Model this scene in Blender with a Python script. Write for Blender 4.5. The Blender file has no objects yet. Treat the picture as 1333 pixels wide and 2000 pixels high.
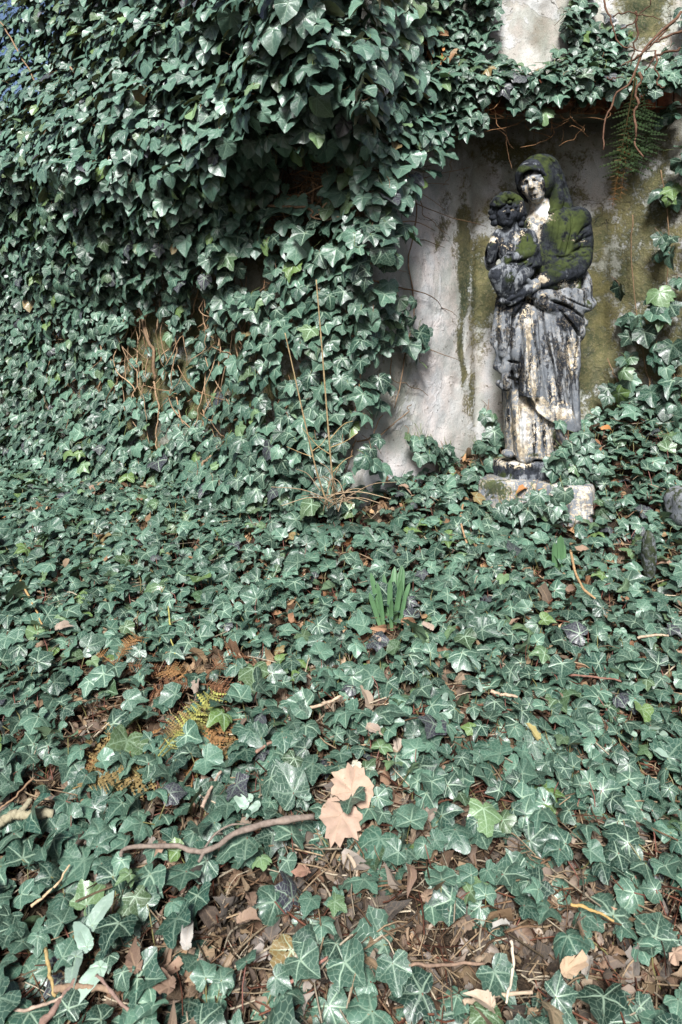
import bpy, math
import numpy as np

# ---------------------------------------------------------------- camera, sky, sun
scene = bpy.context.scene
F, HX, HY, EYE = 1333.0, 666.5, 650.0, 1.25      # focal length in photo pixels, principal column, horizon row, eye height
cam_d = bpy.data.cameras.new("camera")
cam = bpy.data.objects.new("camera", cam_d)
scene.collection.objects.link(cam)
cam_d.sensor_fit = 'HORIZONTAL'
cam_d.sensor_width = 24.0
cam_d.lens = 24.0
cam_d.shift_y = -(1000.0 - HY) / 1333.0
cam_d.clip_start, cam_d.clip_end = 0.02, 2000.0
cam.location = (0, 0, EYE)
cam.rotation_euler = (math.radians(90), 0, 0)
cam_d.dof.use_dof = True
cam_d.dof.focus_distance = 2.7
cam_d.dof.aperture_fstop = 8.0
scene.camera = cam

SUN_EL, SUN_AZ = math.radians(43), math.radians(190)   # azimuth clockwise from +Y: light comes from behind-left of the camera
world = bpy.data.worlds.new("World")
scene.world = world
world.use_nodes = True
wt = world.node_tree
bg = wt.nodes["Background"]
sky = wt.nodes.new("ShaderNodeTexSky")
sky.sky_type = 'NISHITA'
sky.sun_disc = False
sky.sun_elevation = SUN_EL
sky.sun_rotation = SUN_AZ
sky.air_density, sky.dust_density, sky.ozone_density = 0.8, 3.0, 1.0
wt.links.new(sky.outputs[0], bg.inputs[0])
bg.inputs[1].default_value = 0.052
sun_d = bpy.data.lights.new("sun", 'SUN')
sun_d.energy = 3.8
sun_d.angle = math.radians(15)
sun_d.color = (1.0, 0.995, 0.985)
sun = bpy.data.objects.new("sun", sun_d)
scene.collection.objects.link(sun)
sun.rotation_euler = (math.pi / 2 - SUN_EL, 0, math.pi - SUN_AZ)
vs = scene.view_settings
vs.view_transform, vs.look, vs.gamma = 'Standard', 'None', 1.0
vs.use_curve_mapping = False
vs.exposure = 1.72
scene.cycles.max_bounces = 6
scene.cycles.diffuse_bounces = 1
scene.cycles.glossy_bounces = 2
scene.cycles.transmission_bounces = 3
scene.cycles.use_denoising = True

# ---------------------------------------------------------------- helpers
rng = np.random.default_rng(7)
col = scene.collection


def tag(o, label=None, cat=None, group=None, kind=None):
    for k, v in (("label", label), ("category", cat), ("group", group), ("kind", kind)):
        if v:
            o[k] = v
    return o


def empty(name, loc=(0, 0, 0)):
    o = bpy.data.objects.new(name, None)
    o.location = loc
    o.empty_display_size = 0.05
    col.objects.link(o)
    return o


def sstep(a, b, x):
    t = np.clip((x - a) / (b - a), 0, 1)
    return t * t * (3 - 2 * t)


def nrm(v):
    v = np.asarray(v, float)
    return v / np.maximum(np.linalg.norm(v, axis=-1, keepdims=True), 1e-9)


def pos(px, py, y):
    """world point that stands at depth y on the sight line of a photo pixel"""
    px, py, y = np.broadcast_arrays(np.asarray(px, float), np.asarray(py, float), np.asarray(y, float))
    return np.stack([(px - HX) / F * y, y, EYE + (HY - py) / F * y], -1)


def proj(p):
    p = np.asarray(p, float)
    return HX + F * p[..., 0] / p[..., 1], HY - F * (p[..., 2] - EYE) / p[..., 1]


def vnoise(p, seed=0):
    """smooth value noise, p (...,k), k = 2 or 3"""
    p = np.asarray(p, float)
    k = p.shape[-1]
    i = np.floor(p).astype(np.int64)
    f = p - i
    f = f * f * (3 - 2 * f)
    out = 0
    for c in range(2 ** k):
        w = 1.0
        h = np.full(p.shape[:-1], seed * 374761393 + 668265263, np.int64)
        for a in range(k):
            b = (c >> a) & 1
            w = w * (f[..., a] if b else 1 - f[..., a])
            h = (h ^ ((i[..., a] + b) * (73856093, 19349663, 83492791)[a])) * 1274126177 & 0x7fffffff
            h = h ^ (h >> 13)
        out = out + w * ((h & 0xffff) / 65535.0)
    return out


def fbm(p, seed=0, oct=4):
    p = np.asarray(p, float)
    s = t = 0
    a = 1.0
    for o in range(oct):
        s = s + a * vnoise(p * 2 ** o, seed + o * 17)
        t += a
        a *= 0.5
    return s / t


def raw_mesh(name, v, faces, attrs=None, smooth=True):
    """faces: list of int arrays (n,3) / (n,4)"""
    me = bpy.data.meshes.new(name)
    v = np.ascontiguousarray(v, np.float32)
    faces = [np.ascontiguousarray(f, np.int32) for f in faces if len(f)]
    me.vertices.add(len(v))
    me.vertices.foreach_set("co", v.ravel())
    nl = sum(f.size for f in faces)
    nf = sum(len(f) for f in faces)
    me.loops.add(nl)
    me.loops.foreach_set("vertex_index", np.concatenate([f.ravel() for f in faces]))
    me.polygons.add(nf)
    sizes = np.concatenate([np.full(len(f), f.shape[1], np.int32) for f in faces])
    st = np.zeros(nf, np.int32)
    st[1:] = np.cumsum(sizes)[:-1]
    me.polygons.foreach_set("loop_start", st)
    me.polygons.foreach_set("loop_total", sizes)
    for k, a in (attrs or {}).items():
        a = np.asarray(a, np.float32)
        if a.ndim == 2 and a.shape[1] == 3:
            at = me.attributes.new(k, 'FLOAT_VECTOR', 'POINT')
            at.data.foreach_set("vector", np.ascontiguousarray(a).ravel())
        else:
            at = me.attributes.new(k, 'FLOAT', 'POINT')
            at.data.foreach_set("value", np.ascontiguousarray(a).ravel())
    me.update(calc_edges=True)
    me.validate()
    if smooth:
        me.polygons.foreach_set("use_smooth", np.ones(len(me.polygons), bool))
    return me


def link(name, me, mat, parent=None):
    o = bpy.data.objects.new(name, me)
    if mat:
        me.materials.append(mat)
    col.objects.link(o)
    if parent is not None:
        o.parent = parent
        o.matrix_parent_inverse.identity()
        o.location = -np.array(parent_world(parent))
    return o


def parent_world(p):
    l = np.zeros(3)
    while p is not None:
        l = l + np.array(p.location)
        p = p.parent
    return l


class MB:
    """collects tubes, boxes and sheets of ONE mesh"""

    def __init__(s):
        s.v, s.q, s.t, s.a, s.n = [], [], [], [], 0

    def add(s, v, q=None, t=None, tint=(0.5, 0.5, 0.5)):
        v = np.asarray(v, float)
        s.v.append(v)
        if q is not None and len(q):
            s.q.append(np.asarray(q) + s.n)
        if t is not None and len(t):
            s.t.append(np.asarray(t) + s.n)
        tt = np.asarray(tint, float)
        s.a.append(np.broadcast_to(tt, (len(v), 3)) if tt.ndim == 1 else tt)
        s.n += len(v)

    def tube(s, pts, rad, sides=6, tint=(0.5, 0.5, 0.5), bump=0.0):
        pts = np.asarray(pts, float)
        n = len(pts)
        rad = np.broadcast_to(np.asarray(rad, float), (n,))
        tg = nrm(np.gradient(pts, axis=0))
        ref = np.array([0.31, 0.17, 0.93])
        a = nrm(np.cross(tg, ref))
        b = np.cross(tg, a)
        th = np.arange(sides) / sides * 2 * np.pi
        rr = rad[:, None] * (1 + bump * (rng.random((n, sides)) - 0.5))
        v = pts[:, None] + rr[..., None] * (np.cos(th)[None, :, None] * a[:, None] + np.sin(th)[None, :, None] * b[:, None])
        v = v.reshape(-1, 3)
        i = np.arange(n - 1)[:, None] * sides
        j = np.arange(sides)[None]
        k = (j + 1) % sides
        q = np.stack([i + j, i + k, i + sides + k, i + sides + j], -1).reshape(-1, 4)
        base = len(v)
        v = np.vstack([v, pts[0], pts[-1]])
        j, k = j[0], k[0]
        t = np.vstack([np.stack([k, j, np.full(sides, base)], -1),
                       np.stack([(n - 1) * sides + j, (n - 1) * sides + k, np.full(sides, base + 1)], -1)])
        s.add(v, q, t, tint)

    def build(s, name, mat, parent=None, smooth=True):
        f = ([np.vstack(s.q)] if s.q else []) + ([np.vstack(s.t)] if s.t else [])
        me = raw_mesh(name, np.vstack(s.v), f, {"tint": np.vstack(s.a)}, smooth)
        return link(name, me, mat, parent)


def curve(pts, n=24):
    """Catmull-Rom through control points"""
    p = np.asarray(pts, float)
    if len(p) == 2:
        return p[0] + (p[1] - p[0]) * np.linspace(0, 1, n)[:, None]
    p = np.vstack([2 * p[0] - p[1], p, 2 * p[-1] - p[-2]])
    m = len(p) - 3
    u = np.linspace(0, m - 1e-6, n)
    i = u.astype(int)
    t = (u - i)[:, None]
    a, b, c, d = p[i], p[i + 1], p[i + 2], p[i + 3]
    return 0.5 * (2 * b + (c - a) * t + (2 * a - 5 * b + 4 * c - d) * t ** 2 + (3 * b - a - 3 * c + d) * t ** 3)


# ---------------------------------------------------------------- node materials
class NT:
    def __init__(s, name):
        s.m = bpy.data.materials.new(name)
        s.m.use_nodes = True
        s.t = s.m.node_tree
        s.b = s.t.nodes["Principled BSDF"]
        s.out = s.t.nodes["Material Output"]

    def n(s, typ, *ins, out=0, **kw):
        nd = s.t.nodes.new(typ)
        for k, v in kw.items():
            if k.startswith("i_"):
                nd.inputs[k[2:].replace("_", " ")].default_value = v
            else:
                setattr(nd, k, v)
        for i, v in enumerate(ins):
            if v is None:
                continue
            s.put(nd.inputs[i], v)
        return nd.outputs[out]

    def put(s, sock, v):
        if isinstance(v, bpy.types.NodeSocket):
            s.t.links.new(v, sock)
        else:
            sock.default_value = v

    def math(s, op, a, b=None, c=None, clamp=False):
        return s.n("ShaderNodeMath", a, b, c, operation=op, use_clamp=clamp)

    def mix(s, f, a, b, mode='MIX'):
        nd = s.t.nodes.new("ShaderNodeMix")
        nd.data_type = 'RGBA'
        nd.blend_type = mode
        s.put(nd.inputs["Factor"], f)
        for nm, v in (("A", a), ("B", b)):
            sk = [i for i in nd.inputs if i.name == nm and i.type == 'RGBA'][0]
            s.put(sk, (*v, 1) if isinstance(v, tuple) and len(v) == 3 else v)
        return [o for o in nd.outputs if o.type == 'RGBA'][0]

    def ramp(s, f, lo, hi, a=0.0, b=1.0):
        nd = s.t.nodes.new("ShaderNodeMapRange")
        nd.clamp = True
        nd.interpolation_type = 'SMOOTHSTEP'
        s.put(nd.inputs[0], f)
        for i, v in enumerate((lo, hi, a, b)):
            s.put(nd.inputs[i + 1], v)
        return nd.outputs[0]

    def noise(s, scale, vec=None, detail=3, rough=0.55, dist=0.0, col=False):
        nd = s.t.nodes.new("ShaderNodeTexNoise")
        nd.inputs["Scale"].default_value = scale
        nd.inputs["Detail"].default_value = detail
        nd.inputs["Roughness"].default_value = rough
        nd.inputs["Distortion"].default_value = dist
        if vec is not None:
            s.put(nd.inputs["Vector"], vec)
        return nd.outputs["Color" if col else "Fac"]

    def attr(s, name, vec=True):
        nd = s.t.nodes.new("ShaderNodeAttribute")
        nd.attribute_name = name
        return nd.outputs["Vector" if vec else "Fac"]

    def sep(s, v):
        nd = s.t.nodes.new("ShaderNodeSeparateXYZ")
        s.put(nd.inputs[0], v)
        return nd.outputs

    def objco(s):
        return s.n("ShaderNodeNewGeometry", out=0)

    def bump(s, h, strength=0.3, dist=0.01):
        nd = s.t.nodes.new("ShaderNodeBump")
        nd.inputs["Strength"].default_value = strength
        nd.inputs["Distance"].default_value = dist
        s.put(nd.inputs["Height"], h)
        s.t.links.new(nd.outputs[0], s.b.inputs["Normal"])

    def base(s, c, rough=0.8, spec=0.3):
        s.put(s.b.inputs["Base Color"], c)
        s.put(s.b.inputs["Roughness"], rough)
        s.put(s.b.inputs["Specular IOR Level"], spec)


def vein_nodes(t, uv, w=0.027):
    """pale palmate veins of a leaf from its own (x, y) blade coordinates"""
    nz = t.noise(30, t.objco(), 2, col=True)
    wv = t.n('ShaderNodeVectorMath', nz, (0.5, 0.5, 0.5), operation='SUBTRACT')
    wv = t.n('ShaderNodeVectorMath', wv, None, None, 0.16, operation='SCALE')
    uv = t.n('ShaderNodeVectorMath', uv, wv, operation='ADD')
    x, y, _ = t.sep(uv)
    ax = t.math('ABSOLUTE', x)
    tot = None
    for ang, ww in ((0, 1.1), (58, 1.0), (114, 0.8)):
        a = math.radians(ang)
        al = t.math('ADD', t.math('MULTIPLY', ax, math.sin(a)), t.math('MULTIPLY', y, math.cos(a)))
        ac = t.math('ABSOLUTE', t.math('SUBTRACT', t.math('MULTIPLY', ax, math.cos(a)), t.math('MULTIPLY', y, math.sin(a))))
        wd = t.math('MULTIPLY', t.math('SUBTRACT', 1.15, al), w * ww)
        k = t.ramp(t.math('DIVIDE', ac, t.math('MAXIMUM', wd, 0.001)), 0.55, 1.5, 1.0, 0.0)
        k = t.math('MULTIPLY', k, t.ramp(al, 0.0, 0.02))
        tot = k if tot is None else t.math('MAXIMUM', tot, k)
    vo = t.t.nodes.new("ShaderNodeTexVoronoi")
    vo.feature = 'DISTANCE_TO_EDGE'
    vo.voronoi_dimensions = '2D'
    vo.inputs["Scale"].default_value = 6.5
    t.put(vo.inputs["Vector"], uv)
    net = t.ramp(vo.outputs["Distance"], 0.0, 0.08, 1.0, 0.0)
    return tot, net


def leaf_material(name, vein_col, vein_amt, rough, spec, transl, blotch):
    t = NT(name)
    uv, tint = t.attr("leaf"), t.attr("tint")
    main, net = vein_nodes(t, uv)
    co = t.objco()
    n1 = t.noise(55, co, 3)
    n2 = t.noise(14, co, 2)
    c = t.mix(t.ramp(n1, 0.3, 0.75, 0.0, 0.55), tint, t.mix(1.0, tint, (0.62, 0.68, 0.62), 'MULTIPLY'))
    c = t.mix(t.ramp(n2, 0.35, 0.7, 0.0, 0.35), c, t.mix(1.0, tint, (1.35, 1.25, 1.2), 'MULTIPLY'))
    main = t.math('MULTIPLY', main, t.ramp(t.noise(8, co, 2), 0.36, 0.62, 0.35, 1.1))
    vm = t.math('MAXIMUM', t.math('MULTIPLY', main, vein_amt), t.math('MULTIPLY', net, vein_amt * 0.55))
    c = t.mix(vm, c, vein_col)
    sp = t.ramp(t.noise(160, co, 2), 0.68, 0.74, 0.0, blotch)
    c = t.mix(sp, c, (0.10, 0.062, 0.03))
    back = t.n("ShaderNodeNewGeometry", out=6)
    c = t.mix(t.math('MULTIPLY', back, 0.45), c, (0.13, 0.19, 0.10) if vein_amt > 0.4 else (0.2, 0.14, 0.08))
    rg = t.math('ADD', t.math('MULTIPLY', n1, 0.25), rough - 0.12)
    t.base(c, rg, spec)
    t.bump(t.math('ADD', t.math('MULTIPLY', t.math('MAXIMUM', main, t.math('MULTIPLY', net, 0.5)), -0.5), t.math('MULTIPLY', n1, 0.6)), 0.35, 0.004)
    tr = t.n("ShaderNodeBsdfTranslucent", t.mix(1.0, c, (1.1, 1.3, 0.6), 'MULTIPLY'))
    ms = t.t.nodes.new("ShaderNodeMixShader")
    ms.inputs[0].default_value = transl
    t.t.links.new(t.b.outputs[0], ms.inputs[1])
    t.t.links.new(tr, ms.inputs[2])
    t.t.links.new(ms.outputs[0], t.out.inputs[0])
    return t.m


M = {}
M['ivy'] = leaf_material("ivy_leaf", (0.27, 0.36, 0.26), 0.50, 0.36, 0.36, 0.04, 0.25)
M['adult_ivy'] = leaf_material("smooth_ivy_leaf", (0.17, 0.25, 0.17), 0.40, 0.38, 0.55, 0.04, 0.1)
M['dead'] = leaf_material("dead_leaf", (0.24, 0.17, 0.11), 0.30, 0.7, 0.1, 0.06, 0.7)


def tint_material(name, rough=0.7, spec=0.3, nscale=90, amt=0.5, bumpd=0.002, transl=0.0):
    t = NT(name)
    tint = t.attr("tint")
    co = t.objco()
    n = t.noise(nscale, co, 4, 0.65)
    c = t.mix(t.ramp(n, 0.3, 0.7, 0.0, amt), tint, t.mix(1.0, tint, (0.4, 0.38, 0.36), 'MULTIPLY'))
    c = t.mix(t.ramp(t.noise(nscale * 0.3, co, 2), 0.5, 0.75, 0.0, amt * 0.6), c, t.mix(1.0, tint, (1.5, 1.45, 1.35), 'MULTIPLY'))
    t.base(c, rough, spec)
    t.bump(n, 0.6, bumpd)
    if transl:
        tr = t.n("ShaderNodeBsdfTranslucent", c)
        ms = t.t.nodes.new("ShaderNodeMixShader")
        ms.inputs[0].default_value = transl
        t.t.links.new(t.b.outputs[0], ms.inputs[1])
        t.t.links.new(tr, ms.inputs[2])
        t.t.links.new(ms.outputs[0], t.out.inputs[0])
    return t.m


M['bark'] = tint_material("bark", 0.9, 0.08, 120, 0.6, 0.003)
M['blade'] = tint_material("fleshy_blade", 0.45, 0.4, 40, 0.15, 0.0008, 0.15)
M['fern'] = tint_material("fern_frond", 0.8, 0.1, 150, 0.5, 0.001, 0.2)


def soil_material():
    t = NT("soil")
    co = t.objco()
    n = t.noise(25, co, 6, 0.7)
    n2 = t.noise(140, co, 3, 0.6)
    c = t.mix(t.ramp(n, 0.35, 0.7), (0.012, 0.009, 0.006), (0.045, 0.03, 0.019))
    c = t.mix(t.ramp(n2, 0.55, 0.7, 0, 0.6), c, (0.075, 0.05, 0.03))
    t.base(c, 0.95, 0.15)
    t.bump(t.math('ADD', n, n2), 0.9, 0.02)
    return t.m


def plaster_material():
    """stain attribute: x = algae / moss, y = brown grime and painted shade, z = pale fresh plaster and painted light"""
    t = NT("old_plaster")
    st = t.sep(t.attr("stain"))
    co = t.objco()
    n = t.noise(3.2, co, 6, 0.62)
    nb = t.noise(11, co, 6, 0.68, 0.15)
    nf = t.noise(70, co, 4, 0.7)
    nvf = t.noise(260, co, 2, 0.6)
    mp = t.n("ShaderNodeMapping", co, i_Scale=(7, 7, 1.1))
    streak = t.noise(2.2, mp, 5, 0.65, 0.3)
    c = t.mix(t.ramp(n, 0.35, 0.68), (0.19, 0.20, 0.17), (0.38, 0.375, 0.345))
    c = t.mix(t.ramp(nb, 0.42, 0.66, 0, 0.65), c, (0.33, 0.29, 0.26))
    c = t.mix(t.ramp(streak, 0.42, 0.68, 0, 0.55), c, (0.17, 0.185, 0.15))
    # peeling patches
    peel = t.ramp(t.noise(4.5, co, 7, 0.62, 0.8), 0.555, 0.575)
    c = t.mix(t.math('MULTIPLY', peel, 0.5), c, (0.43, 0.44, 0.45))
    pale = t.math('MULTIPLY', st[2], t.ramp(t.math('ADD', n, t.math('MULTIPLY', nb, 0.6)), 0.55, 0.95, 0.35, 1.0), clamp=True)
    c = t.mix(t.math('MULTIPLY', pale, 0.85), c, t.mix(t.ramp(nb, 0.35, 0.6), (0.47, 0.48, 0.50), (0.58, 0.54, 0.53)))
    gr = t.math('MULTIPLY', st[1], t.ramp(nb, 0.3, 0.6, 0.35, 1.0), clamp=True)
    c = t.mix(t.math('MULTIPLY', gr, 0.85), c, t.mix(nf, (0.040, 0.038, 0.024), (0.115, 0.098, 0.068)))
    ms = t.ramp(t.math('ADD', t.math('MULTIPLY', st[0], 1.15), t.math('ADD', t.math('MULTIPLY', t.math('SUBTRACT', nb, 0.55), 1.5), t.math('MULTIPLY', t.math('SUBTRACT', nf, 0.5), 0.9))), 0.30, 0.58)
    mc = t.mix(t.ramp(t.math('ADD', t.math('MULTIPLY', n, 0.6), t.math('MULTIPLY', nb, 0.5)), 0.42, 0.68), (0.020, 0.028, 0.011), (0.105, 0.095, 0.038))
    mc = t.mix(t.ramp(nf, 0.48, 0.7, 0, 0.6), mc, (0.16, 0.135, 0.075))
    c = t.mix(t.math('MULTIPLY', ms, 0.93), c, mc)
    c = t.mix(t.ramp(nvf, 0.45, 0.7, 0.0, 0.55), c, t.mix(1.0, c, (0.5, 0.5, 0.5), 'MULTIPLY'))
    c = t.mix(t.ramp(nf, 0.62, 0.72, 0.0, 0.5), c, t.mix(1.0, c, (0.55, 0.53, 0.5), 'MULTIPLY'))
    pit = t.ramp(t.noise(42, co, 3, 0.6), 0.66, 0.70)
    c = t.mix(t.math('MULTIPLY', pit, 0.7), c, (0.06, 0.055, 0.045))
    wob = t.n("ShaderNodeMixRGB", 0.16, co, t.noise(6, co, 4, 0.6, col=True))
    vo = t.t.nodes.new("ShaderNodeTexVoronoi")
    vo.feature = 'DISTANCE_TO_EDGE'
    vo.inputs["Scale"].default_value = 2.6
    t.put(vo.inputs["Vector"], wob)
    ck = t.math('MULTIPLY', t.ramp(vo.outputs["Distance"], 0.0005, 0.005, 1.0, 0.0), t.ramp(t.noise(1.7, co, 3), 0.47, 0.56))
    c = t.mix(t.math('MULTIPLY', ck, 0.75), c, (0.04, 0.036, 0.03))
    t.base(c, 0.95, 0.08)
    h = t.math('ADD', t.math('MULTIPLY', nf, 0.55), t.math('MULTIPLY', nb, 0.45))
    h = t.math('ADD', h, t.math('MULTIPLY', nvf, 0.25))
    h = t.math('ADD', h, t.math('MULTIPLY', peel, 0.35))
    h = t.math('SUBTRACT', h, t.math('MULTIPLY', ck, 0.8))
    h = t.math('ADD', h, t.math('MULTIPLY', t.math('MULTIPLY', ms, nf), 0.8))
    t.bump(h, 0.65, 0.009)
    return t.m


def stone_material(name="weathered_stone"):
    """stain: x = moss, y = black crust and painted crease shade, z = flaked ochre / pale stone"""
    t = NT(name)
    st = t.sep(t.attr("stain"))
    co = t.objco()
    n = t.noise(9, co, 5, 0.65)
    nb = t.noise(48, co, 6, 0.72, 0.4)
    nf = t.noise(150, co, 3, 0.65)
    mp = t.n("ShaderNodeMapping", co, i_Scale=(38, 38, 6))
    streak = t.noise(1.0, mp, 5, 0.68)
    c = t.mix(t.ramp(n, 0.35, 0.65), (0.085, 0.094, 0.105), (0.185, 0.193, 0.20))
    # flaked places: thresholded so the edge of a flake is crisp
    fl = t.math('ADD', t.math('ADD', t.math('MULTIPLY', st[2], 0.9), t.math('MULTIPLY', t.math('SUBTRACT', streak, 0.5), 1.3)), t.math('SUBTRACT', nb, 0.5))
    bl = t.math('ADD', st[1], t.math('ADD', t.math('MULTIPLY', t.math('SUBTRACT', streak, 0.5), -1.1), t.math('SUBTRACT', n, 0.5)))
    blk = t.mix(t.ramp(nb, 0.35, 0.65), (0.004, 0.005, 0.006), (0.022, 0.025, 0.032))
    c = t.mix(t.ramp(t.math('ADD', bl, t.math('MULTIPLY', t.math('SUBTRACT', nb, 0.5), 0.8)), 0.36, 0.54), c, blk)
    och = t.mix(t.ramp(n, 0.38, 0.6), (0.31, 0.26, 0.185), (0.41, 0.41, 0.40))
    c = t.mix(t.ramp(fl, 0.40, 0.50), c, t.mix(t.ramp(nb, 0.42, 0.6), t.mix(1.0, och, (0.45, 0.45, 0.46), 'MULTIPLY'), och))
    spk = t.math('MULTIPLY', t.ramp(t.math('ADD', t.noise(95, co, 4, 0.7), t.math('MULTIPLY', n, 0.5)), 0.80, 0.84), t.ramp(st[2], 0.12, 0.35))
    c = t.mix(spk, c, (0.36, 0.30, 0.21))
    wht = t.ramp(t.math('SUBTRACT', st[2], 1.0), 0.02, 0.9)
    c = t.mix(t.math('MULTIPLY', wht, t.ramp(t.math('ADD', nb, t.math('MULTIPLY', streak, 0.5)), 0.55, 0.82)), c, (0.46, 0.49, 0.51))
    ms = t.ramp(t.math('ADD', st[0], t.math('ADD', t.math('MULTIPLY', t.math('SUBTRACT', nb, 0.5), 1.7), t.math('MULTIPLY', t.math('SUBTRACT', n, 0.5), 1.3))), 0.30, 0.62)
    mc = t.mix(t.ramp(n, 0.38, 0.66), (0.008, 0.012, 0.005), (0.030, 0.040, 0.011))
    mc = t.mix(t.ramp(nf, 0.55, 0.72, 0, 0.5), mc, (0.07, 0.08, 0.028))
    c = t.mix(t.math('MULTIPLY', ms, 0.94), c, mc)
    c = t.mix(t.ramp(nf, 0.56, 0.72, 0, 0.55), c, t.mix(1.0, c, (0.4, 0.4, 0.4), 'MULTIPLY'))
    t.base(c, 0.88, 0.10)
    h = t.math('ADD', t.math('MULTIPLY', nb, 0.7), t.math('MULTIPLY', nf, 0.35))
    h = t.math('ADD', h, t.math('MULTIPLY', t.ramp(fl, 0.40, 0.50), -0.25))
    t.bump(h, 0.7, 0.006)
    return t.m


def brick_material():
    t = NT("red_brick")
    co = t.objco()
    n = t.noise(30, co, 5, 0.65)
    c = t.mix(t.ramp(n, 0.35, 0.65), (0.07, 0.022, 0.012), (0.20, 0.06, 0.028))
    c = t.mix(t.ramp(t.noise(8, co, 4), 0.40, 0.6, 0, 0.9), c, (0.035, 0.03, 0.02))
    t.base(c, 0.9, 0.2)
    t.bump(n, 0.8, 0.006)
    return t.m


M['soil'] = soil_material()
M['plaster'] = plaster_material()
M['stone'] = stone_material()
M['brick'] = brick_material()
#@@SECTION2
# ---------------------------------------------------------------- terrain
def G(x, y):
    x, y = np.asarray(x, float), np.asarray(y, float)
    z = 0.035 + 0.25 * (np.clip(y, 0.3, 5.5) - 1.2)
    z = z - 0.30 * sstep(-0.5, -2.1, x) * sstep(2.2, 4.0, y)
    g = lambda cx, cy, s: np.exp(-((x - cx) ** 2 + (y - cy) ** 2) / (2 * s * s))
    z = z + 0.13 * g(0.05, 2.9, 0.27) + 0.10 * g(0.75, 3.25, 0.25) + 0.30 * g(1.38, 3.12, 0.24) + 0.12 * g(1.7, 2.6, 0.4)
    p = np.stack([x, y], -1)
    z = z + 0.05 * (fbm(p * 2.2, 3, 3) - 0.5) + 0.035 * (fbm(p * 9, 5, 3) - 0.5)
    return z


def on_ground(px, py, h=0.0):
    px, py = np.asarray(px, float), np.asarray(py, float)
    y = np.full(np.broadcast(px, py).shape, 2.0)
    for _ in range(40):
        z = G((px - HX) / F * y, y) + h
        yn = np.clip((EYE - z) * F / np.maximum(py - HY, 30), 0.4, 6)
        y = 0.6 * y + 0.4 * yn
    return pos(px, py, y)


gx = np.concatenate([-np.geomspace(4, 400, 24)[::-1], np.arange(-3.96, 3.97, 0.04), np.geomspace(4, 400, 24)])
gy = np.concatenate([-np.geomspace(0.5, 400, 28)[::-1], np.arange(-0.4, 5.0, 0.04), np.geomspace(5, 400, 24)])
XX, YY = np.meshgrid(gx, gy, indexing='ij')
ZZ = G(XX, YY)
n1, n2 = XX.shape
ii = (np.arange(n1 - 1)[:, None] * n2 + np.arange(n2 - 1)[None]).ravel()
gq = np.stack([ii, ii + n2, ii + n2 + 1, ii + 1], -1)
tag(link("ground", raw_mesh("ground", np.stack([XX, YY, ZZ], -1).reshape(-1, 3), [gq]), M['soil']), kind="structure")

# ---------------------------------------------------------------- the wall with its niche
PLAN = np.array([(-5.0, 6.1), (-2.1, 4.2), (0.07, 2.75), (0.66, 3.36), (1.30, 3.38), (1.78, 2.78), (4.5, 2.62)])
_s = np.concatenate([[0], np.cumsum(np.linalg.norm(np.diff(PLAN, axis=0), axis=1))])
S_A, S_E = _s[2], _s[5]
_sd = np.arange(0, _s[-1], 0.01)
PL = np.stack([np.interp(_sd, _s, PLAN[:, 0]), np.interp(_sd, _s, PLAN[:, 1])], -1)
_k = np.exp(-np.linspace(-4, 4, 9) ** 2)
_k /= _k.sum()
PLs = np.stack([np.convolve(np.pad(PL[:, i], 4, 'edge'), _k, 'valid') for i in range(2)], -1)
PLN = nrm(np.stack([np.gradient(PLs[:, 1]), -np.gradient(PLs[:, 0])], -1))     # faces the viewer
PLK = PLs[:, 0] / PLs[:, 1]


def wall_depth(px):
    return np.interp((np.asarray(px, float) - HX) / F, PLK, PLs[:, 1])


def wall_normal(px):
    i = np.clip(np.searchsorted(PLK, (np.asarray(px, float) - HX) / F), 0, len(PLN) - 1)
    n = PLN[i]
    return np.stack([n[..., 0], n[..., 1], np.zeros(n.shape[:-1])], -1)


def blobs(px, py, lst):
    o = np.zeros(np.shape(px))
    for cx, cy, rx, ry, a in lst:
        o = np.maximum(o, a * np.exp(-((px - cx) / rx) ** 2 - ((py - cy) / ry) ** 2)) if a > 0 else o * (1 + a * np.exp(-((px - cx) / rx) ** 2 - ((py - cy) / ry) ** 2))
    return o


MOSS = [(985, 520, 60, 300, .52), (1090, 500, 90, 280, .58), (330, 720, 460, 240, .62), (600, 480, 160, 160, .6), (945, 560, 34, 140, .8), (1000, 300, 90, 40, .6), (1230, 350, 60, 110, .6), (1250, 470, 110, 260, .56), (1120, 300, 50, 50, .45), (925, 780, 14, 90, .6), (870, 420, 20, 120, .5), (905, 520, 20, 170, .95), (908, 690, 10, 120, .75), (935, 520, 25, 90, .7), (1165, 640, 60, 190, .75), (1160, 450, 55, 50, .95), (1210, 780, 70, 60, 1.0), (1110, 600, 70, 260, .6), (1250, 300, 70, 90, .6), (1150, 700, 90, 120, .8), (1280, 600, 90, 260, .6),
        (1290, 420, 75, 220, .6), (1250, 560, 60, 160, .7), (1330, 700, 60, 200, .6), (1225, 330, 40, 90, .45), (960, 300, 40, 40, .45), (1080, 300, 60, 40, .35),
        (1260, 20, 60, 90, .8), (1100, 720, 50, 120, .8), (920, 850, 25, 60, .35), (1010, 560, 60, 200, .35)]
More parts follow.
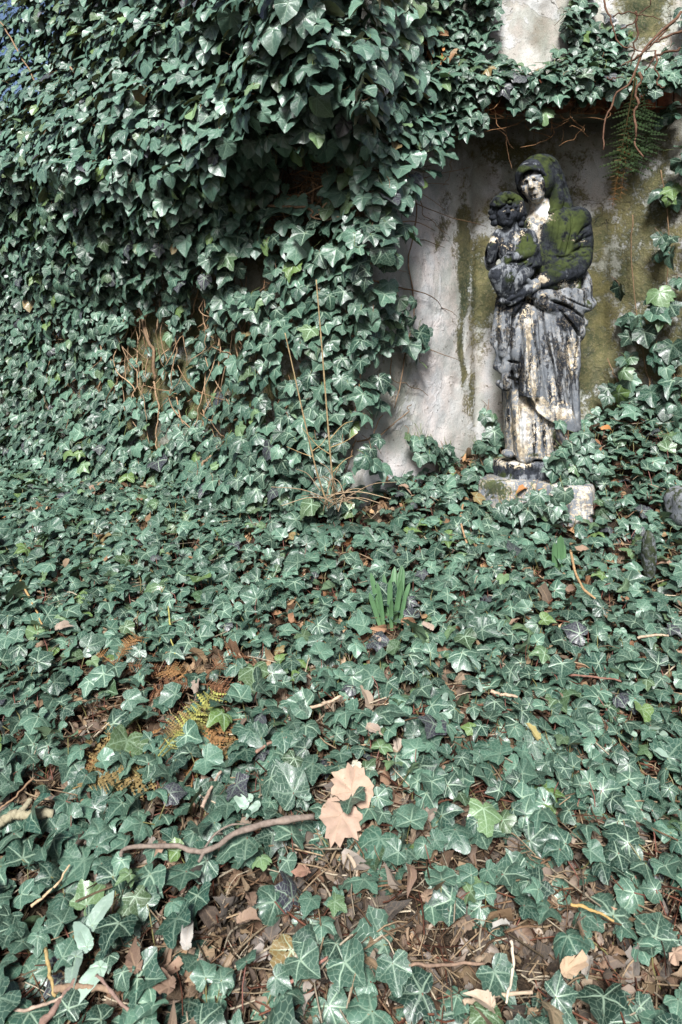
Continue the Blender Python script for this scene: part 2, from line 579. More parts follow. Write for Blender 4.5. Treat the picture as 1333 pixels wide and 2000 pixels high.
GRIME_SHADE = [(1030, 40, 70, 100, .55), (1050, 420, 105, 260, .62), (930, 600, 10, 250, .8), (1560, 500, 230, 600, .9), (330, 720, 420, 230, .95), (600, 500, 200, 200, .9), (100, 100, 600, 300, .9), (890, 290, 60, 80, .9), (940, 250, 120, 40, .9), (1120, 230, 160, 45, .95), (1240, 280, 70, 120, .9), (950, 360, 18, 60, .7), (770, 700, 60, 200, .4),  # real grime; also painted shade: niche back and its left corner darkened
         (1060, 50, 30, 60, .9), (1000, 20, 30, 30, .5), (760, 850, 60, 50, .5), (1180, 560, 45, 120, .8), (1320, 300, 60, 160, .8)]  # patch right of the statue is its shadow put into the wall colour
PALE_LIT = [(845, 620, 58, 300, 1.35), (845, 860, 50, 120, 1.0), (780, 900, 90, 60, 1.0), (975, 350, 30, 70, .95), (1140, 340, 60, 60, .75), (950, 720, 14, 90, 1.0),  # pale plaster; left side of the niche also whitened as painted light
        (1010, 60, 60, 110, .35), (1075, 100, 50, 50, .3), (785, 30, 30, 60, .8), (1200, 140, 50, 40, .6)]


def wall_stain(v):
    px, py = proj(v)
    w = 26 * (fbm(v * 5, 11, 4) - 0.5) * 2
    return np.stack([blobs(px + w, py + w, MOSS), blobs(px + w, py - w, GRIME_SHADE), blobs(px - w, py + w, PALE_LIT)], -1)


def sheet(s0, s1, z0, z1, step, off=0.0):
    ss = np.linspace(s0, s1, int((s1 - s0) / step) + 1)
    zz = np.linspace(z0, z1, int((z1 - z0) / step) + 1)
    P2 = np.stack([np.interp(ss, _sd, PLs[:, 0]), np.interp(ss, _sd, PLs[:, 1])], -1)
    N2 = np.stack([np.interp(ss, _sd, PLN[:, 0]), np.interp(ss, _sd, PLN[:, 1])], -1)
    A, Z = np.meshgrid(np.arange(len(ss)), zz, indexing='ij')
    v = np.stack([P2[A, 0], P2[A, 1], Z], -1)
    d = 0.03 * (fbm(v * 2.3, 21, 3) - 0.5) + 0.014 * (fbm(v * 11, 22, 3) - 0.5)
    pk = fbm(v * np.array([5, 5, 2.4]), 23, 5)
    d = d + 0.006 * sstep(0.53, 0.55, pk) + off
    v[..., 0] += N2[A, 0] * d
    v[..., 1] += N2[A, 1] * d
    n1, n2 = Z.shape
    i = (np.arange(n1 - 1)[:, None] * n2 + np.arange(n2 - 1)[None]).ravel()
    return v.reshape(-1, 3), np.stack([i, i + n2, i + n2 + 1, i + 1], -1)


wall = tag(empty("garden_wall", (0.9, 2.8, 0.4)), "old plastered garden wall with a statue niche and brick lintel, overgrown with ivy", "wall")
v, q = sheet(0.6, S_A, -0.2, 3.42, 0.025)
v[:, 2] = -0.2 + (v[:, 2] + 0.2) * (np.interp(HX + F * v[:, 0] / v[:, 1], [70, 150], [2.55, 3.42]) + 0.2) / 3.62
o = link("wall_face", raw_mesh("wall_face", v, [q], {"stain": wall_stain(v)}), M['plaster'], wall)
md = o.modifiers.new("thickness", 'SOLIDIFY')
md.thickness, md.offset = 0.4, -1.0
v, q = sheet(S_A, S_E, 0.0, 3.9, 0.013)
o = link("niche", raw_mesh("niche", v, [q], {"stain": wall_stain(v)}), M['plaster'], wall)
v, q = sheet(S_E, S_E + 2.4, -0.2, 4.0, 0.03)
o = link("wall_face", raw_mesh("wall_face", v, [q], {"stain": wall_stain(v)}), M['plaster'], wall)


def grid_patch(fn, nu, nv):
    u, w = np.meshgrid(np.linspace(0, 1, nu), np.linspace(0, 1, nv), indexing='ij')
    v = fn(u, w)
    i = (np.arange(nu - 1)[:, None] * nv + np.arange(nv - 1)[None]).ravel()
    return v.reshape(-1, 3), np.stack([i, i + nv, i + nv + 1, i + 1], -1)


# lintel: plastered underside, front course of bricks, sloping ledge, set-back upper wall
HZ = 2.26


def up_fn(u, w):
    x = 0.30 + 1.4 * u
    z = 2.38 + 1.5 * w
    p = np.stack([x, 3.11 - 0.02 * u + 0 * w, z], -1)
    p[..., 1] += 0.03 * (fbm(p * 3, 31, 4) - 0.5) - 0.008 * sstep(0.52, 0.54, fbm(p * 5, 33, 4))
    return p


v, q = grid_patch(up_fn, 150, 110)
link("upper_wall", raw_mesh("upper_wall", v, [q], {"stain": wall_stain(v)}), M['plaster'], wall)
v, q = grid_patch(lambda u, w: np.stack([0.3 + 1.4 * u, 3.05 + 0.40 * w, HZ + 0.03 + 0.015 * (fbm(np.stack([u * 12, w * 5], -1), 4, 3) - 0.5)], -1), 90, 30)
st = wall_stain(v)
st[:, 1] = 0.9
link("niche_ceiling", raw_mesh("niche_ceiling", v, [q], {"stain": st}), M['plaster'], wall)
v, q = grid_patch(lambda u, w: np.stack([0.3 + 1.4 * u, 3.02 + 0.13 * w, HZ + 0.135 + 0.07 * w + 0.02 * (fbm(np.stack([u * 16, w * 4], -1), 6, 3) - 0.5)], -1), 90, 14)
st = wall_stain(v)
st[:, 0] = 0.4
link("ledge", raw_mesh("ledge", v, [q], {"stain": st}), M['plaster'], wall)
mb = MB()
for i in range(19):                                   # soldier course of old bricks
    x0 = 0.32 + i * 0.073
    w, dy, dz = 0.062 + 0.004 * rng.random(), 0.012 * rng.random(), 0.012 * (rng.random() - 0.5)
    bx = np.array([[a, b, c] for a in (0, 1) for b in (0, 1) for c in (0, 1)], float)
    bx = bx * [w, 0.11, 0.125] + [x0, 3.035 + dy, HZ + dz] + 0.006 * (rng.random((8, 3)) - 0.5)
    mb.add(bx, [(0, 1, 3, 2), (4, 6, 7, 5), (0, 4, 5, 1), (2, 3, 7, 6), (0, 2, 6, 4), (1, 5, 7, 3)])
o = mb.build("brick_lintel", M['brick'], wall, smooth=False)
bv = o.modifiers.new("worn_edges", 'BEVEL')
bv.width, bv.segments = 0.006, 2
mb = MB()
v, q = grid_patch(lambda u, w: np.stack([0.3 + 1.4 * u, 3.052 + 0.004 * fbm(np.stack([u * 60, w * 5], -1), 8, 3), HZ + 0.0 + 0.128 * w], -1), 120, 8)
st = np.tile([0.3, 0.8, 0.1], (len(v), 1))
link("mortar", raw_mesh("mortar", v, [q], {"stain": st}), M['plaster'], wall)

# ---------------------------------------------------------------- leaves
LA = np.array([0, 8, 18, 30, 42, 52, 60, 70, 80, 92, 104, 114, 126, 138, 150, 165, 178.0])
LR_IVY = np.array([1, .86, .72, .62, .66, .74, .80, .72, .62, .54, .56, .58, .53, .44, .33, .21, .08])
LR_BROAD = np.array([1, .90, .80, .73, .72, .74, .76, .72, .67, .62, .60, .58, .53, .45, .35, .22, .08])
LR_SHARP = np.array([1, .84, .66, .54, .58, .68, .77, .67, .55, .46, .50, .55, .50, .40, .30, .19, .07])
LR_ADULT = np.array([1, .90, .79, .70, .63, .60, .59, .56, .52, .49, .46, .44, .39, .33, .26, .16, .05])
LR_OVAL = np.array([1, .86, .66, .48, .38, .32, .29, .26, .24, .22, .21, .20, .19, .18, .17, .16, .15])


def leaf_template(R, curl, fold, puff, jit, twist=0.0, shift=0.0, scale=1.35, stretch=1.0):
    ang = np.concatenate([-LA[::-1][:-1], LA])
    r = np.concatenate([R[::-1][:-1], R])
    r = r * (1 + jit * rng.normal(0, 1, len(r)))
    ang = ang + jit * 25 * rng.normal(0, 1, len(ang))
    a = np.radians(ang)
    n = len(a)
    rings = [0.5, 1.0]
    x = np.concatenate([[0]] + [f * r * np.sin(a) for f in rings])
    y = np.concatenate([[0]] + [f * r * np.cos(a) * stretch for f in rings])
    rad = np.concatenate([[0]] + [f * r for f in rings])
    dv = np.min(np.abs(np.abs(ang)[:, None] - np.array([0, 60, 114])[None]), 1)
    dv = np.concatenate([[0]] + [dv] * len(rings))
    z = puff * rad * np.minimum(dv / 22, 1) * np.minimum(1, 1.6 - rad)
    z = z - curl * (x ** 2 * 1.1 + (y - 0.25) ** 2 * 0.8) + fold * np.abs(x) + twist * x * y
    z = z + 0.05 * np.sin(x * 5 + rng.random() * 6) * rad + 0.045 * np.sin(y * 6 + rng.random() * 6) * rad
    if shift:
        y = y + shift
    v = np.stack([x, y, z], -1) / scale
    uv = np.stack([x, y - shift, np.zeros_like(x)], -1)
    j = np.arange(n - 1)
    tri = np.stack([np.zeros(n - 1, int), 1 + j + 1, 1 + j], -1)
    quad = np.stack([1 + j, 1 + j + 1, 1 + n + j + 1, 1 + n + j], -1)
    return v, uv, tri, quad


def templates(R, k, c=(0.05, 0.45), f=(-0.08, 0.30), puff=0.13, jit=0.05, tw=0.25, **kw):
    return [leaf_template(R, rng.uniform(*c), rng.uniform(*f), puff * rng.uniform(0.5, 1.3), jit, rng.normal(0, tw), **kw) for _ in range(k)]


T_IVY = templates(LR_IVY, 8, c=(.05, .9), f=(-.15, .4), tw=.5) + templates(LR_BROAD, 8, c=(.05, .9), f=(-.15, .4), tw=.5) + templates(LR_BROAD * .7 + LR_SHARP * .3, 5, c=(.05, .6), stretch=1.1)
T_MID = templates(LR_BROAD * 0.55 + LR_ADULT * 0.45, 8)
T_ADULT = templates(LR_ADULT, 6, c=(0.02, 0.25), jit=0.03, tw=.12) + templates(LR_BROAD * .35 + LR_ADULT * .65, 6, c=(0.02, 0.25), jit=0.03, tw=.12)
T_DEAD = templates(LR_OVAL, 10, c=(0.3, 1.1), f=(0.1, 1.0), puff=0.2, jit=0.12, tw=0.8, scale=1.0) + templates(LR_ADULT, 6, c=(0.3, 1.2), f=(-.4, .7), puff=0.25, jit=0.12, tw=0.7)
T_MAPLE = templates(LR_IVY * np.array([1, .9, 1.05, .85, 1.05, .95, 1.05, .95, 1.05, .85, 1.0, 1.1, .95, 1, 1, 1, 1]), 3, c=(0.1, 0.2), f=(0, .1), puff=0.12, jit=0.06, tw=0.1)


def leaf_mesh(name, T, P, tip, nor, size, tint, extra=None):
    """one mesh of leaves; every leaf its own copy of a template, turned and coloured on its own"""
    N = len(P)
    ch = rng.integers(0, len(T), N)
    zc = nrm(nor)
    yc = nrm(tip - zc * (tip * zc).sum(-1, keepdims=True))
    xc = np.cross(yc, zc)
    V, UV, TI, FT, FQ, base = [], [], [], [], [], 0
    for k, (tv, tu, tt, tq) in enumerate(T):
        m = np.where(ch == k)[0]
        if not len(m):
            continue
        nv = len(tv)
        w = (tv[None, :, 0, None] * xc[m][:, None] + tv[None, :, 1, None] * yc[m][:, None] + tv[None, :, 2, None] * zc[m][:, None])
        V.append((w * size[m][:, None, None] + P[m][:, None]).reshape(-1, 3))
        UV.append(np.tile(tu, (len(m), 1)))
        TI.append(np.repeat(tint[m], nv, 0))
        off = base + np.arange(len(m))[:, None, None] * nv
        FT.append((tt[None] + off).reshape(-1, 3))
        FQ.append((tq[None] + off).reshape(-1, 4))
        base += len(m) * nv
    return raw_mesh(name, np.vstack(V), [np.vstack(FQ), np.vstack(FT)], {"leaf": np.vstack(UV), "tint": np.vstack(TI)})


def petioles(name, P, Q, rad, tint, mat, parent=None):
    """thin stalks from each leaf base P back to Q, as one mesh"""
    N = len(P)
    mid = (P + Q) / 2 + rng.normal(0, 0.15, (N, 3)) * np.linalg.norm(P - Q, axis=-1, keepdims=True)
    pts = np.stack([Q, 0.3 * Q + 0.5 * mid + 0.2 * P, 0.5 * mid + 0.45 * P + 0.05 * Q, P], 1)
    tg = nrm(np.gradient(pts, axis=1))
    a = nrm(np.cross(tg, np.array([0.3, 0.2, 0.93])))
    b = np.cross(tg, a)
    th = np.arange(3) / 3 * 2 * np.pi
    v = pts[:, :, None] + rad[:, None, None, None] * (np.cos(th)[None, None, :, None] * a[:, :, None] + np.sin(th)[None, None, :, None] * b[:, :, None])
    v = v.reshape(-1, 3)
    q = []
    for s in range(3):
        for j in range(3):
            k = (j + 1) % 3
            q.append([s * 3 + j, s * 3 + k, s * 3 + 3 + k, s * 3 + 3 + j])
    q = (np.array(q)[None] + np.arange(N)[:, None, None] * 12).reshape(-1, 4)
    return link(name, raw_mesh(name, v, [q], {"tint": np.repeat(tint, 12, 0)}), mat, parent)


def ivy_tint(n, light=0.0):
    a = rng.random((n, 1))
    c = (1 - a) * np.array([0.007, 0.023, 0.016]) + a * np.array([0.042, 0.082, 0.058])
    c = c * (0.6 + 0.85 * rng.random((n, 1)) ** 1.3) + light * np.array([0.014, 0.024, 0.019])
    k = rng.random(n)
    c[k < 0.015] = [0.06, 0.10, 0.028]                     # young / yellowing
    c[(k > 0.03) & (k < 0.045)] = [0.022, 0.022, 0.030]      # winter purple
    c[(k > 0.05) & (k < 0.054)] = [0.12, 0.085, 0.035]
    m = (k > 0.06) & (k < 0.12)
    c[m] = c[m] * [1.5, 1.25, 0.8]
    return c


def grid_interp(xs, ys, tab, px, py):
    xs, ys, tab = np.array(xs, float), np.array(ys, float), np.array(tab, float)
    px, py = np.clip(px, xs[0], xs[-1]), np.clip(py, ys[0], ys[-1])
    i = np.clip(np.searchsorted(xs, px) - 1, 0, len(xs) - 2)
    j = np.clip(np.searchsorted(ys, py) - 1, 0, len(ys) - 2)
    u = (px - xs[i]) / (xs[i + 1] - xs[i])
    w = (py - ys[j]) / (ys[j + 1] - ys[j])
    u, w = u * u * (3 - 2 * u), w * w * (3 - 2 * w)
    return (tab[j, i] * (1 - u) + tab[j, i + 1] * u) * (1 - w) + (tab[j + 1, i] * (1 - u) + tab[j + 1, i + 1] * u) * w


# how far the climbing ivy stands off the wall (metres) and how thick it grows
CX = [-250, 0, 150, 300, 400, 500, 600, 700, 780, 860, 930]
CY = [-200, 0, 100, 200, 260, 330, 400, 470, 540, 600, 700, 800, 880, 960]
OFF = [[.20, .20, .24, .34, .40, .44, .44, .30, .16, .10, .05],
       [.20, .20, .26, .36, .42, .46, .46, .32, .16, .10, .05],
       [.22, .24, .30, .38, .42, .46, .46, .34, .18, .12, .06],
       [.28, .30, .34, .40, .42, .46, .46, .32, .18, .14, .08],
       [.34, .36, .39, .42, .43, .40, .34, .22, .18, .16, .08],
       [.36, .38, .41, .41, .36, .20, .10, .10, .18, .14, .08],
       [.32, .32, .35, .34, .28, .14, .10, .14, .20, .12, .06],
       [.27, .25, .27, .27, .24, .15, .14, .18, .18, .10, .05],
       [.20, .18, .19, .19, .18, .14, .14, .14, .14, .08, .05],
       [.14, .12, .12, .11, .11, .14, .14, .12, .12, .06, .05],
       [.12, .08, .07, .05, .06, .16, .16, .10, .08, .05, .05],
       [.14, .10, .08, .06, .07, .16, .16, .10, .06, .05, .05],
       [.18, .16, .14, .12, .12, .18, .18, .12, .08, .05, .05],
       [.22, .22, .20, .18, .18, .20, .20, .14, .10, .06, .05]]
DEN = [[1, .97, 1, 1, 1, 1, 1, 1, .9, .6, 0],
       [1, .95, 1, 1, 1, 1, 1, 1, .6, .5, 0],
       [1, .95, 1, 1, 1, 1, 1, 1, .9, .8, 0],
       [1, .9, .75, 1, 1, 1, 1, 1, .9, .9, .3],
       [1, 1, 1, 1, 1, 1, .9, .75, .9, .5, .1],
       [1, 1, 1, 1, 1, .40, .2, .4, .9, .4, 0],
       [1, 1, 1, .95, .85, .4, .4, .6, .85, .3, .0],
       [1, .75, .6, .7, .75, .4, .55, .85, .6, .0, 0],
       [.9, .8, .7, .5, .5, .2, .35, .7, .7, .1, 0],
       [.9, .85, .65, .42, .42, .5, .6, .65, .55, .1, 0],
       [.9, .8, .6, .42, .45, .6, .7, .55, .4, .2, 0],
       [.9, .6, .65, .35, .4, .6, .65, .3, .2, .05, 0],
       [1, .85, .8, .5, .55, .75, .7, .25, .0, .1, 0],
       [1, 1, 1, .9, .9, 1, .8, .3, .05, .0, 0]]


def canopy(px, py, f=1.0):
    d = grid_interp(CX, CY, OFF, px, py)
    y0 = wall_depth(px)
    q = np.stack([px / 110.0, py / 110.0], -1)
    d = d * (0.72 + 0.62 * fbm(q, 41, 3)) * f
    # stand off along the wall's own normal, expressed as a change of depth
    n = wall_normal(px)
    r = nrm(np.stack([(px - HX) / F, np.ones_like(px), (HY - py) / F], -1))
    c = np.maximum(-(n * r).sum(-1), 0.35)
    return pos(px, py, y0 - d / c * r[..., 1])


def cand(n, x0, x1, y0, y1):
    return rng.uniform(x0, x1, n), rng.uniform(y0, y1, n)


def thin_out(P, rad):
    """drop points that crowd earlier ones (hash grid, 3-D)"""
    keep, cells = [], {}
    h = float(np.max(rad))
    K = np.floor(P / h).astype(int)
    for i in range(len(P)):
        k = tuple(K[i])
        ok = True
        for dx in (-1, 0, 1):
            for dy in (-1, 0, 1):
                for dz in (-1, 0, 1):
                    for j in cells.get((k[0] + dx, k[1] + dy, k[2] + dz), ()):
                        d = P[i] - P[j]
                        if d @ d < rad[i] * rad[i]:
                            ok = False
                            break
                    if not ok:
                        break
                if not ok:
                    break
            if not ok:
                break
        if ok:
            keep.append(i)
            cells.setdefault(k, []).append(i)
    return np.array(keep, int)


def wall_leaves(px, py, f, surf, adult, size_rng, up=0.50, sig=0.30, light=0.0):
    """leaf positions and directions on a hanging canopy surface"""
    P = surf(px, py, f)
    e = 6.0
    nx = surf(px + e, py, f) - surf(px - e, py, f)
    ny = surf(px, py + e, f) - surf(px, py - e, f)
    n = nrm(np.cross(ny, nx))
    n = n * np.sign(-(n * nrm(P - np.array([0, 0, EYE]))).sum(-1, keepdims=True))
    N = len(px)
    nor = nrm(0.75 * n + np.array([-0.12, -0.25, up]) + rng.normal(0, sig, (N, 3)))
    tip = nrm(np.array([0, 0, -1.0]) + 0.45 * n + rng.normal(0, 0.38, (N, 3)))
    size = rng.uniform(*size_rng, N) * (0.75 + 0.5 * rng.random(N))
    return P, tip, nor, size


climb = tag(empty("climbing_ivy", (-0.6, 3.2, 0.5)), "thick dark green climbing ivy covering the left wall and hanging forward over it", "ivy")
# --- outer leaves
px, py = cand(60000, -250, 925, -190, 985)
edge = 1.0
# right-hand limit of the ivy on the side of the niche
XB_Y = [-200, 60, 200, 250, 300, 340, 370, 410, 450, 500, 560, 620, 680, 720, 780, 815, 830, 870, 910, 960]
XB_X = [930, 900, 900, 885, 865, 850, 835, 850, 835, 810, 815, 838, 840, 838, 815, 790, 740, 735, 730, 720]
def lim0(px, py):
    return np.interp(py, XB_Y, XB_X) + 120 * (fbm(np.stack([px / 90, py / 38], -1), 5, 2) - 0.45)


lim = lim0(px, py)
den = grid_interp(CX, CY, DEN, px, py) * (px < lim) * (1 - 0.55 * sstep(lim - 110, lim - 10, px) * sstep(250, 420, py))
den = den * sstep(0.25, 0.5, fbm(np.stack([px / 60, py / 60], -1), 61, 3) + 0.20 * den)
y0 = wall_depth(px)
area = (y0 / 4.0) ** 0
ok = rng.random(len(px)) < den * (y0 / 4.4) ** 2 * 0.9
px, py = px[ok], py[ok]
young = sstep(330, 520, py + 60 * (fbm(np.stack([px / 90, py / 90], -1), 77, 2) - 0.5) - 0.14 * (px - 400) * (px < 400))
P, tip, nor, size = wall_leaves(px, py, rng.uniform(0.72, 1.1, len(px)), canopy, None, (0.068, 0.098))
size = size * np.where(young < 0.5, 1.0, 0.95)
size = size * np.interp(px, [0, 350, 500], [0.92, 0.95, 1.05])
size = size * np.interp(np.hypot((px - 590) / 260, (py - 110) / 170), [0.2, 1.0], [1.14, 1.0])
k = thin_out(P, size * 0.42)
dd = grid_interp(CX, CY, DEN, px[k], py[k]) * (1 - 0.6 * sstep(-110, -5, (px - lim0(px, py))[k]) * sstep(250, 420, py[k]))
gap = 0.55 * fbm(np.stack([px[k] / 26, py[k] / 70], -1), 63, 3) + 0.45 * fbm(np.stack([px[k] / 70, py[k] / 50], -1), 64, 2)
k = k[rng.random(len(k)) < sstep(-.14, .14, 0.33 + 0.62 * dd - gap)]
P, tip, nor, size, px, py, young = P[k], tip[k], nor[k], size[k], px[k], py[k], young[k]
ad = rng.random(len(P)) > young
print("wall leaves", len(P), "adult", ad.sum())
foli = link("foliage", leaf_mesh("foliage", T_ADULT + T_MID[:4], P[ad], tip[ad], nor[ad], size[ad], ivy_tint(ad.sum(), 1.3)), M['adult_ivy'], climb)  # upper leaves tinted paler: sky highlights put into the leaf colour
foli2 = link("young_foliage", leaf_mesh("young_foliage", T_IVY + T_MID, P[~ad], tip[~ad], nor[~ad], size[~ad], ivy_tint((~ad).sum())), M['ivy'], climb)
tag(foli, kind="stuff")
tag(foli2, kind="stuff")
Q = P + np.array([0, 0.05, 0.03]) + rng.normal(0, 0.02, P.shape) - 0.02 * nor
pt = petioles("leaf_stalks", P, Q, np.full(len(P), 0.0013), np.where(rng.random((len(P), 1)) < .4, [[.16, .09, .05]], [[.11, .14, .05]]), M['blade'], climb)
tag(pt, kind="stuff")
# --- inner leaves that close the mass
px, py = cand(26000, -250, 860, -190, 960)
d = grid_interp(CX, CY, OFF, px, py)
ok = (rng.random(len(px)) < sstep(0.14, 0.5, d) * (wall_depth(px) / 4.4) ** 2 * (grid_interp(CX, CY, DEN, px, py) > 0.7) * 0.5)
px, py = px[ok], py[ok]
P, tip, nor, size = wall_leaves(px, py, rng.uniform(0.25, 0.75, len(px)), canopy, None, (0.07, 0.1), sig=0.6)
k = thin_out(P, size * 0.55)
print("inner leaves", len(k))
tag(link("inner_foliage", leaf_mesh("inner_foliage", T_ADULT, P[k], tip[k], nor[k], size[k], ivy_tint(len(k)) * 0.9), M['adult_ivy'], climb), kind="stuff")  # tint dimmed: shade inside the mass put into the leaf colour
#@@SECTION3
# ---------------------------------------------------------------- ivy stems on the wall
def vine(mb, pts, y_of, r0, r1, n=26, wig=0.012, tint=(0.13, 0.085, 0.05), sides=6):
    p = np.array([pos(a, b, y_of(np.array(float(a)), np.array(float(b)))) for a, b in pts])
    c = curve(p, n)
    c = c + wig * np.stack([fbm(np.stack([np.arange(n) * 0.37 + rng.random() * 99, np.full(n, i * 7.7)], -1), 3, 2) - 0.5 for i in range(3)], -1) * 2
    mb.tube(c, np.linspace(r0, r1, n), sides, tint, 0.25)
    return c


def near_wall(d):
    return lambda a, b: wall_depth(a) - d


MAIN = [  # stems the photo shows on the wall: photo points, radius
    ([(520, 400), (570, 402), (605, 412), (612, 425), (640, 427), (690, 424)], .010, .004, .16),
    ([(608, 290), (610, 350), (612, 420), (600, 470), (603, 560), (601, 640)], .010, .009, .10),
    ([(633, 400), (625, 412), (612, 424)], .006, .005, .16),
    ([(275, 560), (272, 600), (285, 650), (300, 690), (304, 740)], .016, .012, .10),
    ([(262, 540), (268, 575), (300, 590), (310, 640)], .012, .006, .11),
    ([(250, 550), (275, 540), (285, 520)], .008, .005, .13),
    ([(130, 520), (134, 570), (142, 618)], .012, .010, .12),
    ([(192, 640), (200, 690), (197, 730), (190, 780)], .008, .006, .10),
    ([(352, 830), (348, 870), (348, 910)], .008, .007, .12),
    ([(412, 890), (395, 910), (402, 960)], .010, .009, .2),
    ([(600, 880), (612, 820), (640, 780), (650, 740)], .006, .003, .14),
    ([(455, 330), (462, 400), (470, 480)], .006, .005, .2),
    ([(862, 280), (880, 310), (882, 340), (868, 362)], .003, .002, .05),
    ([(815, 350), (825, 410), (850, 440), (878, 455)], .004, .002, .05),
    ([(800, 360), (812, 420), (800, 500), (808, 600), (790, 700), (775, 800)], .006, .004, .04),
    ([(700, 860), (740, 850), (790, 810), (800, 790)], .006, .003, .03),
    ([(760, 690), (770, 740), (820, 760), (835, 775)], .004, .002, .04),
    ([(300, 745), (310, 800), (303, 850), (318, 900)], .007, .004, .09),
    ([(700, 600), (705, 680), (700, 760), (690, 850)], .006, .004, .08),
    ([(140, 130), (190, 210), (230, 270), (250, 290)], .008, .004, .5),
    ([(0, 40), (40, 110), (75, 170), (100, 230)], .007, .004, .45)]
for pts, r0, r1, d in MAIN:
    mb = MB()
    vine(mb, pts, near_wall(d), r0 * 0.62, r1 * 0.62, tint=np.array([0.20, 0.135, 0.085]) * rng.uniform(0.7, 1.3))
    mb.build("stem", M['bark'], climb)
for _ in range(44):                                   # trailing bare stems low on the left wall
    a, b = rng.uniform(40, 480), rng.uniform(500, 640)
    ln = rng.uniform(120, 330)
    pts = [(a, b), (a + rng.normal(0, 14), b + ln * .35), (a + rng.normal(0, 22), b + ln * .7), (a + rng.normal(0, 30), b + ln)]
    mb = MB()
    r = rng.uniform(.0016, .0042)
    vine(mb, pts, near_wall(rng.uniform(.05, .13)), r, r * .7, 22, 0.02, np.array([0.27, 0.185, 0.115]) * rng.uniform(.5, 1.2), 5)
    mb.build("stem", M['bark'], climb)
mb = MB()
for _ in range(330):                                  # tangle of finer shoots and dead twigs close to the wall
    a = rng.uniform(-100, 760)
    b = rng.uniform(150, 930)
    if rng.random() < 0.55:
        a, b = rng.normal(590, 90), rng.normal(335, 50)
    ln = rng.uniform(50, 190)
    th = rng.normal(0.2, 0.7) + (math.pi / 2 if rng.random() < 0.6 else 0)
    pts = [(a, b), (a + ln * 0.5 * math.cos(th) + rng.normal(0, 12), b + ln * 0.5 * math.sin(th)), (a + ln * math.cos(th + rng.normal(0, .3)), b + ln * math.sin(th))]
    d = rng.uniform(0.02, 0.13) + 0.25 * max(0, float(grid_interp(CX, CY, OFF, np.array(a), np.array(b))) - .2)
    vine(mb, pts, near_wall(d), rng.uniform(.0018, .0042), .0012, 12, 0.02, tuple(np.array([0.19, 0.12, 0.07]) * rng.uniform(0.5, 1.5)), 4)
tag(mb.build("fine_shoots", M['bark'], climb), kind="stuff")


def patch(name, lst, surf, n, size, T=None, up=0.5, light=0.0, thr=0.25, mat='ivy', parent=None, stalk=0.05, box=None, dens=1.0, sig=0.35, holes=()):
    b = np.array(lst)
    x0, x1, y0, y1 = box or ((b[:, 0] - 1.6 * b[:, 2]).min(), (b[:, 0] + 1.6 * b[:, 2]).max(), (b[:, 1] - 1.6 * b[:, 3]).min(), (b[:, 1] + 1.6 * b[:, 3]).max())
    px, py = cand(n, x0, x1, y0, y1)
    dn = blobs(px, py, list(lst)) + 0.5 * (fbm(np.stack([px / 35, py / 35], -1), 91, 3) - 0.5)
    for cx, cy, rx, ry in holes:
        dn = dn * (1 - np.exp(-((px - cx) / rx) ** 2 - ((py - cy) / ry) ** 2))
    ok = rng.random(n) < dens * sstep(thr, thr + 0.3, dn)
    px, py = px[ok], py[ok]
    P, tip, nor, sz = wall_leaves(px, py, rng.uniform(0.3, 1.2, len(px)), surf, None, size, up=up, sig=sig)
    k = thin_out(P, sz * 0.40)
    P, tip, nor, sz = P[k], tip[k], nor[k], sz[k]
    o = link("foliage", leaf_mesh("foliage", T or T_IVY, P, tip, nor, sz, ivy_tint(len(P), light)), M[mat], parent)
    tag(o, kind="stuff")
    Q = P + np.array([0, stalk, 0.03]) + rng.normal(0, 0.02, P.shape) - 0.02 * nor
    tag(petioles("leaf_stalks", P, Q, np.full(len(P), 0.0013), np.where(rng.random((len(P), 1)) < .5, [[.16, .09, .05]], [[.11, .14, .05]]), M['blade'], parent), kind="stuff")
    return P


def ledge_surf(px, py, f):
    y = 3.08 - 0.11 * sstep(95, 150, py) - 0.07 * f * (0.5 + fbm(np.stack([px / 50, py / 50], -1), 15, 2))
    return pos(px, py, y)


def reveal_surf(px, py, f):
    return pos(px, py, wall_depth(px) - 0.02 - 0.09 * f * (0.4 + fbm(np.stack([px / 60, py / 60], -1), 16, 2)))


ledge_ivy = tag(empty("ledge_ivy", (0.75, 2.8, 2.33)), "ivy with dead leaves trailing along the brick ledge above the niche", "ivy")
LB = [(800, 110, 80, 55, 1.1), (880, 60, 45, 110, 1), (940, 20, 40, 90, 1), (900, 150, 70, 50, 1.1), (980, 150, 60, 36, 1.1), (1050, 165, 60, 30, 1.1), (1110, 130, 45, 40, 1),
      (1150, 60, 45, 70, 1), (1095, 180, 24, 24, .8), (925, 235, 26, 25, .8), (860, 190, 40, 40, 1), (830, 230, 40, 50, .9), (1000, 205, 14, 20, .6), (1050, 215, 16, 22, .8), (1195, 110, 40, 60, .9), (1220, 150, 60, 26, .9), (1270, 150, 60, 30, .8), (1150, 170, 50, 24, .8), (700, 100, 40, 100, .8),
      (750, 40, 40, 80, .9)]
patch("ledge", LB, ledge_surf, 9000, (0.05, 0.085), T_IVY + T_MID[:3], parent=ledge_ivy, light=0.3, up=0.6, holes=[(1032, 55, 40, 54), (790, 30, 22, 36), (1170, 30, 16, 36)], box=(690, 1330, -150, 300))
mb = MB()
for _ in range(70):
    a, b = rng.uniform(740, 1180), rng.normal(185, 22)
    pts = [(a, b), (a + rng.normal(0, 30), b + rng.uniform(5, 35)), (a + rng.normal(0, 45), b + rng.uniform(15, 60))]
    vine(mb, pts, lambda u, w: 2.97 + rng.normal(0, .02), rng.uniform(.0015, .0035), .001, 10, 0.02, tuple(np.array([0.22, 0.12, 0.06]) * rng.uniform(0.5, 1.4)), 4)
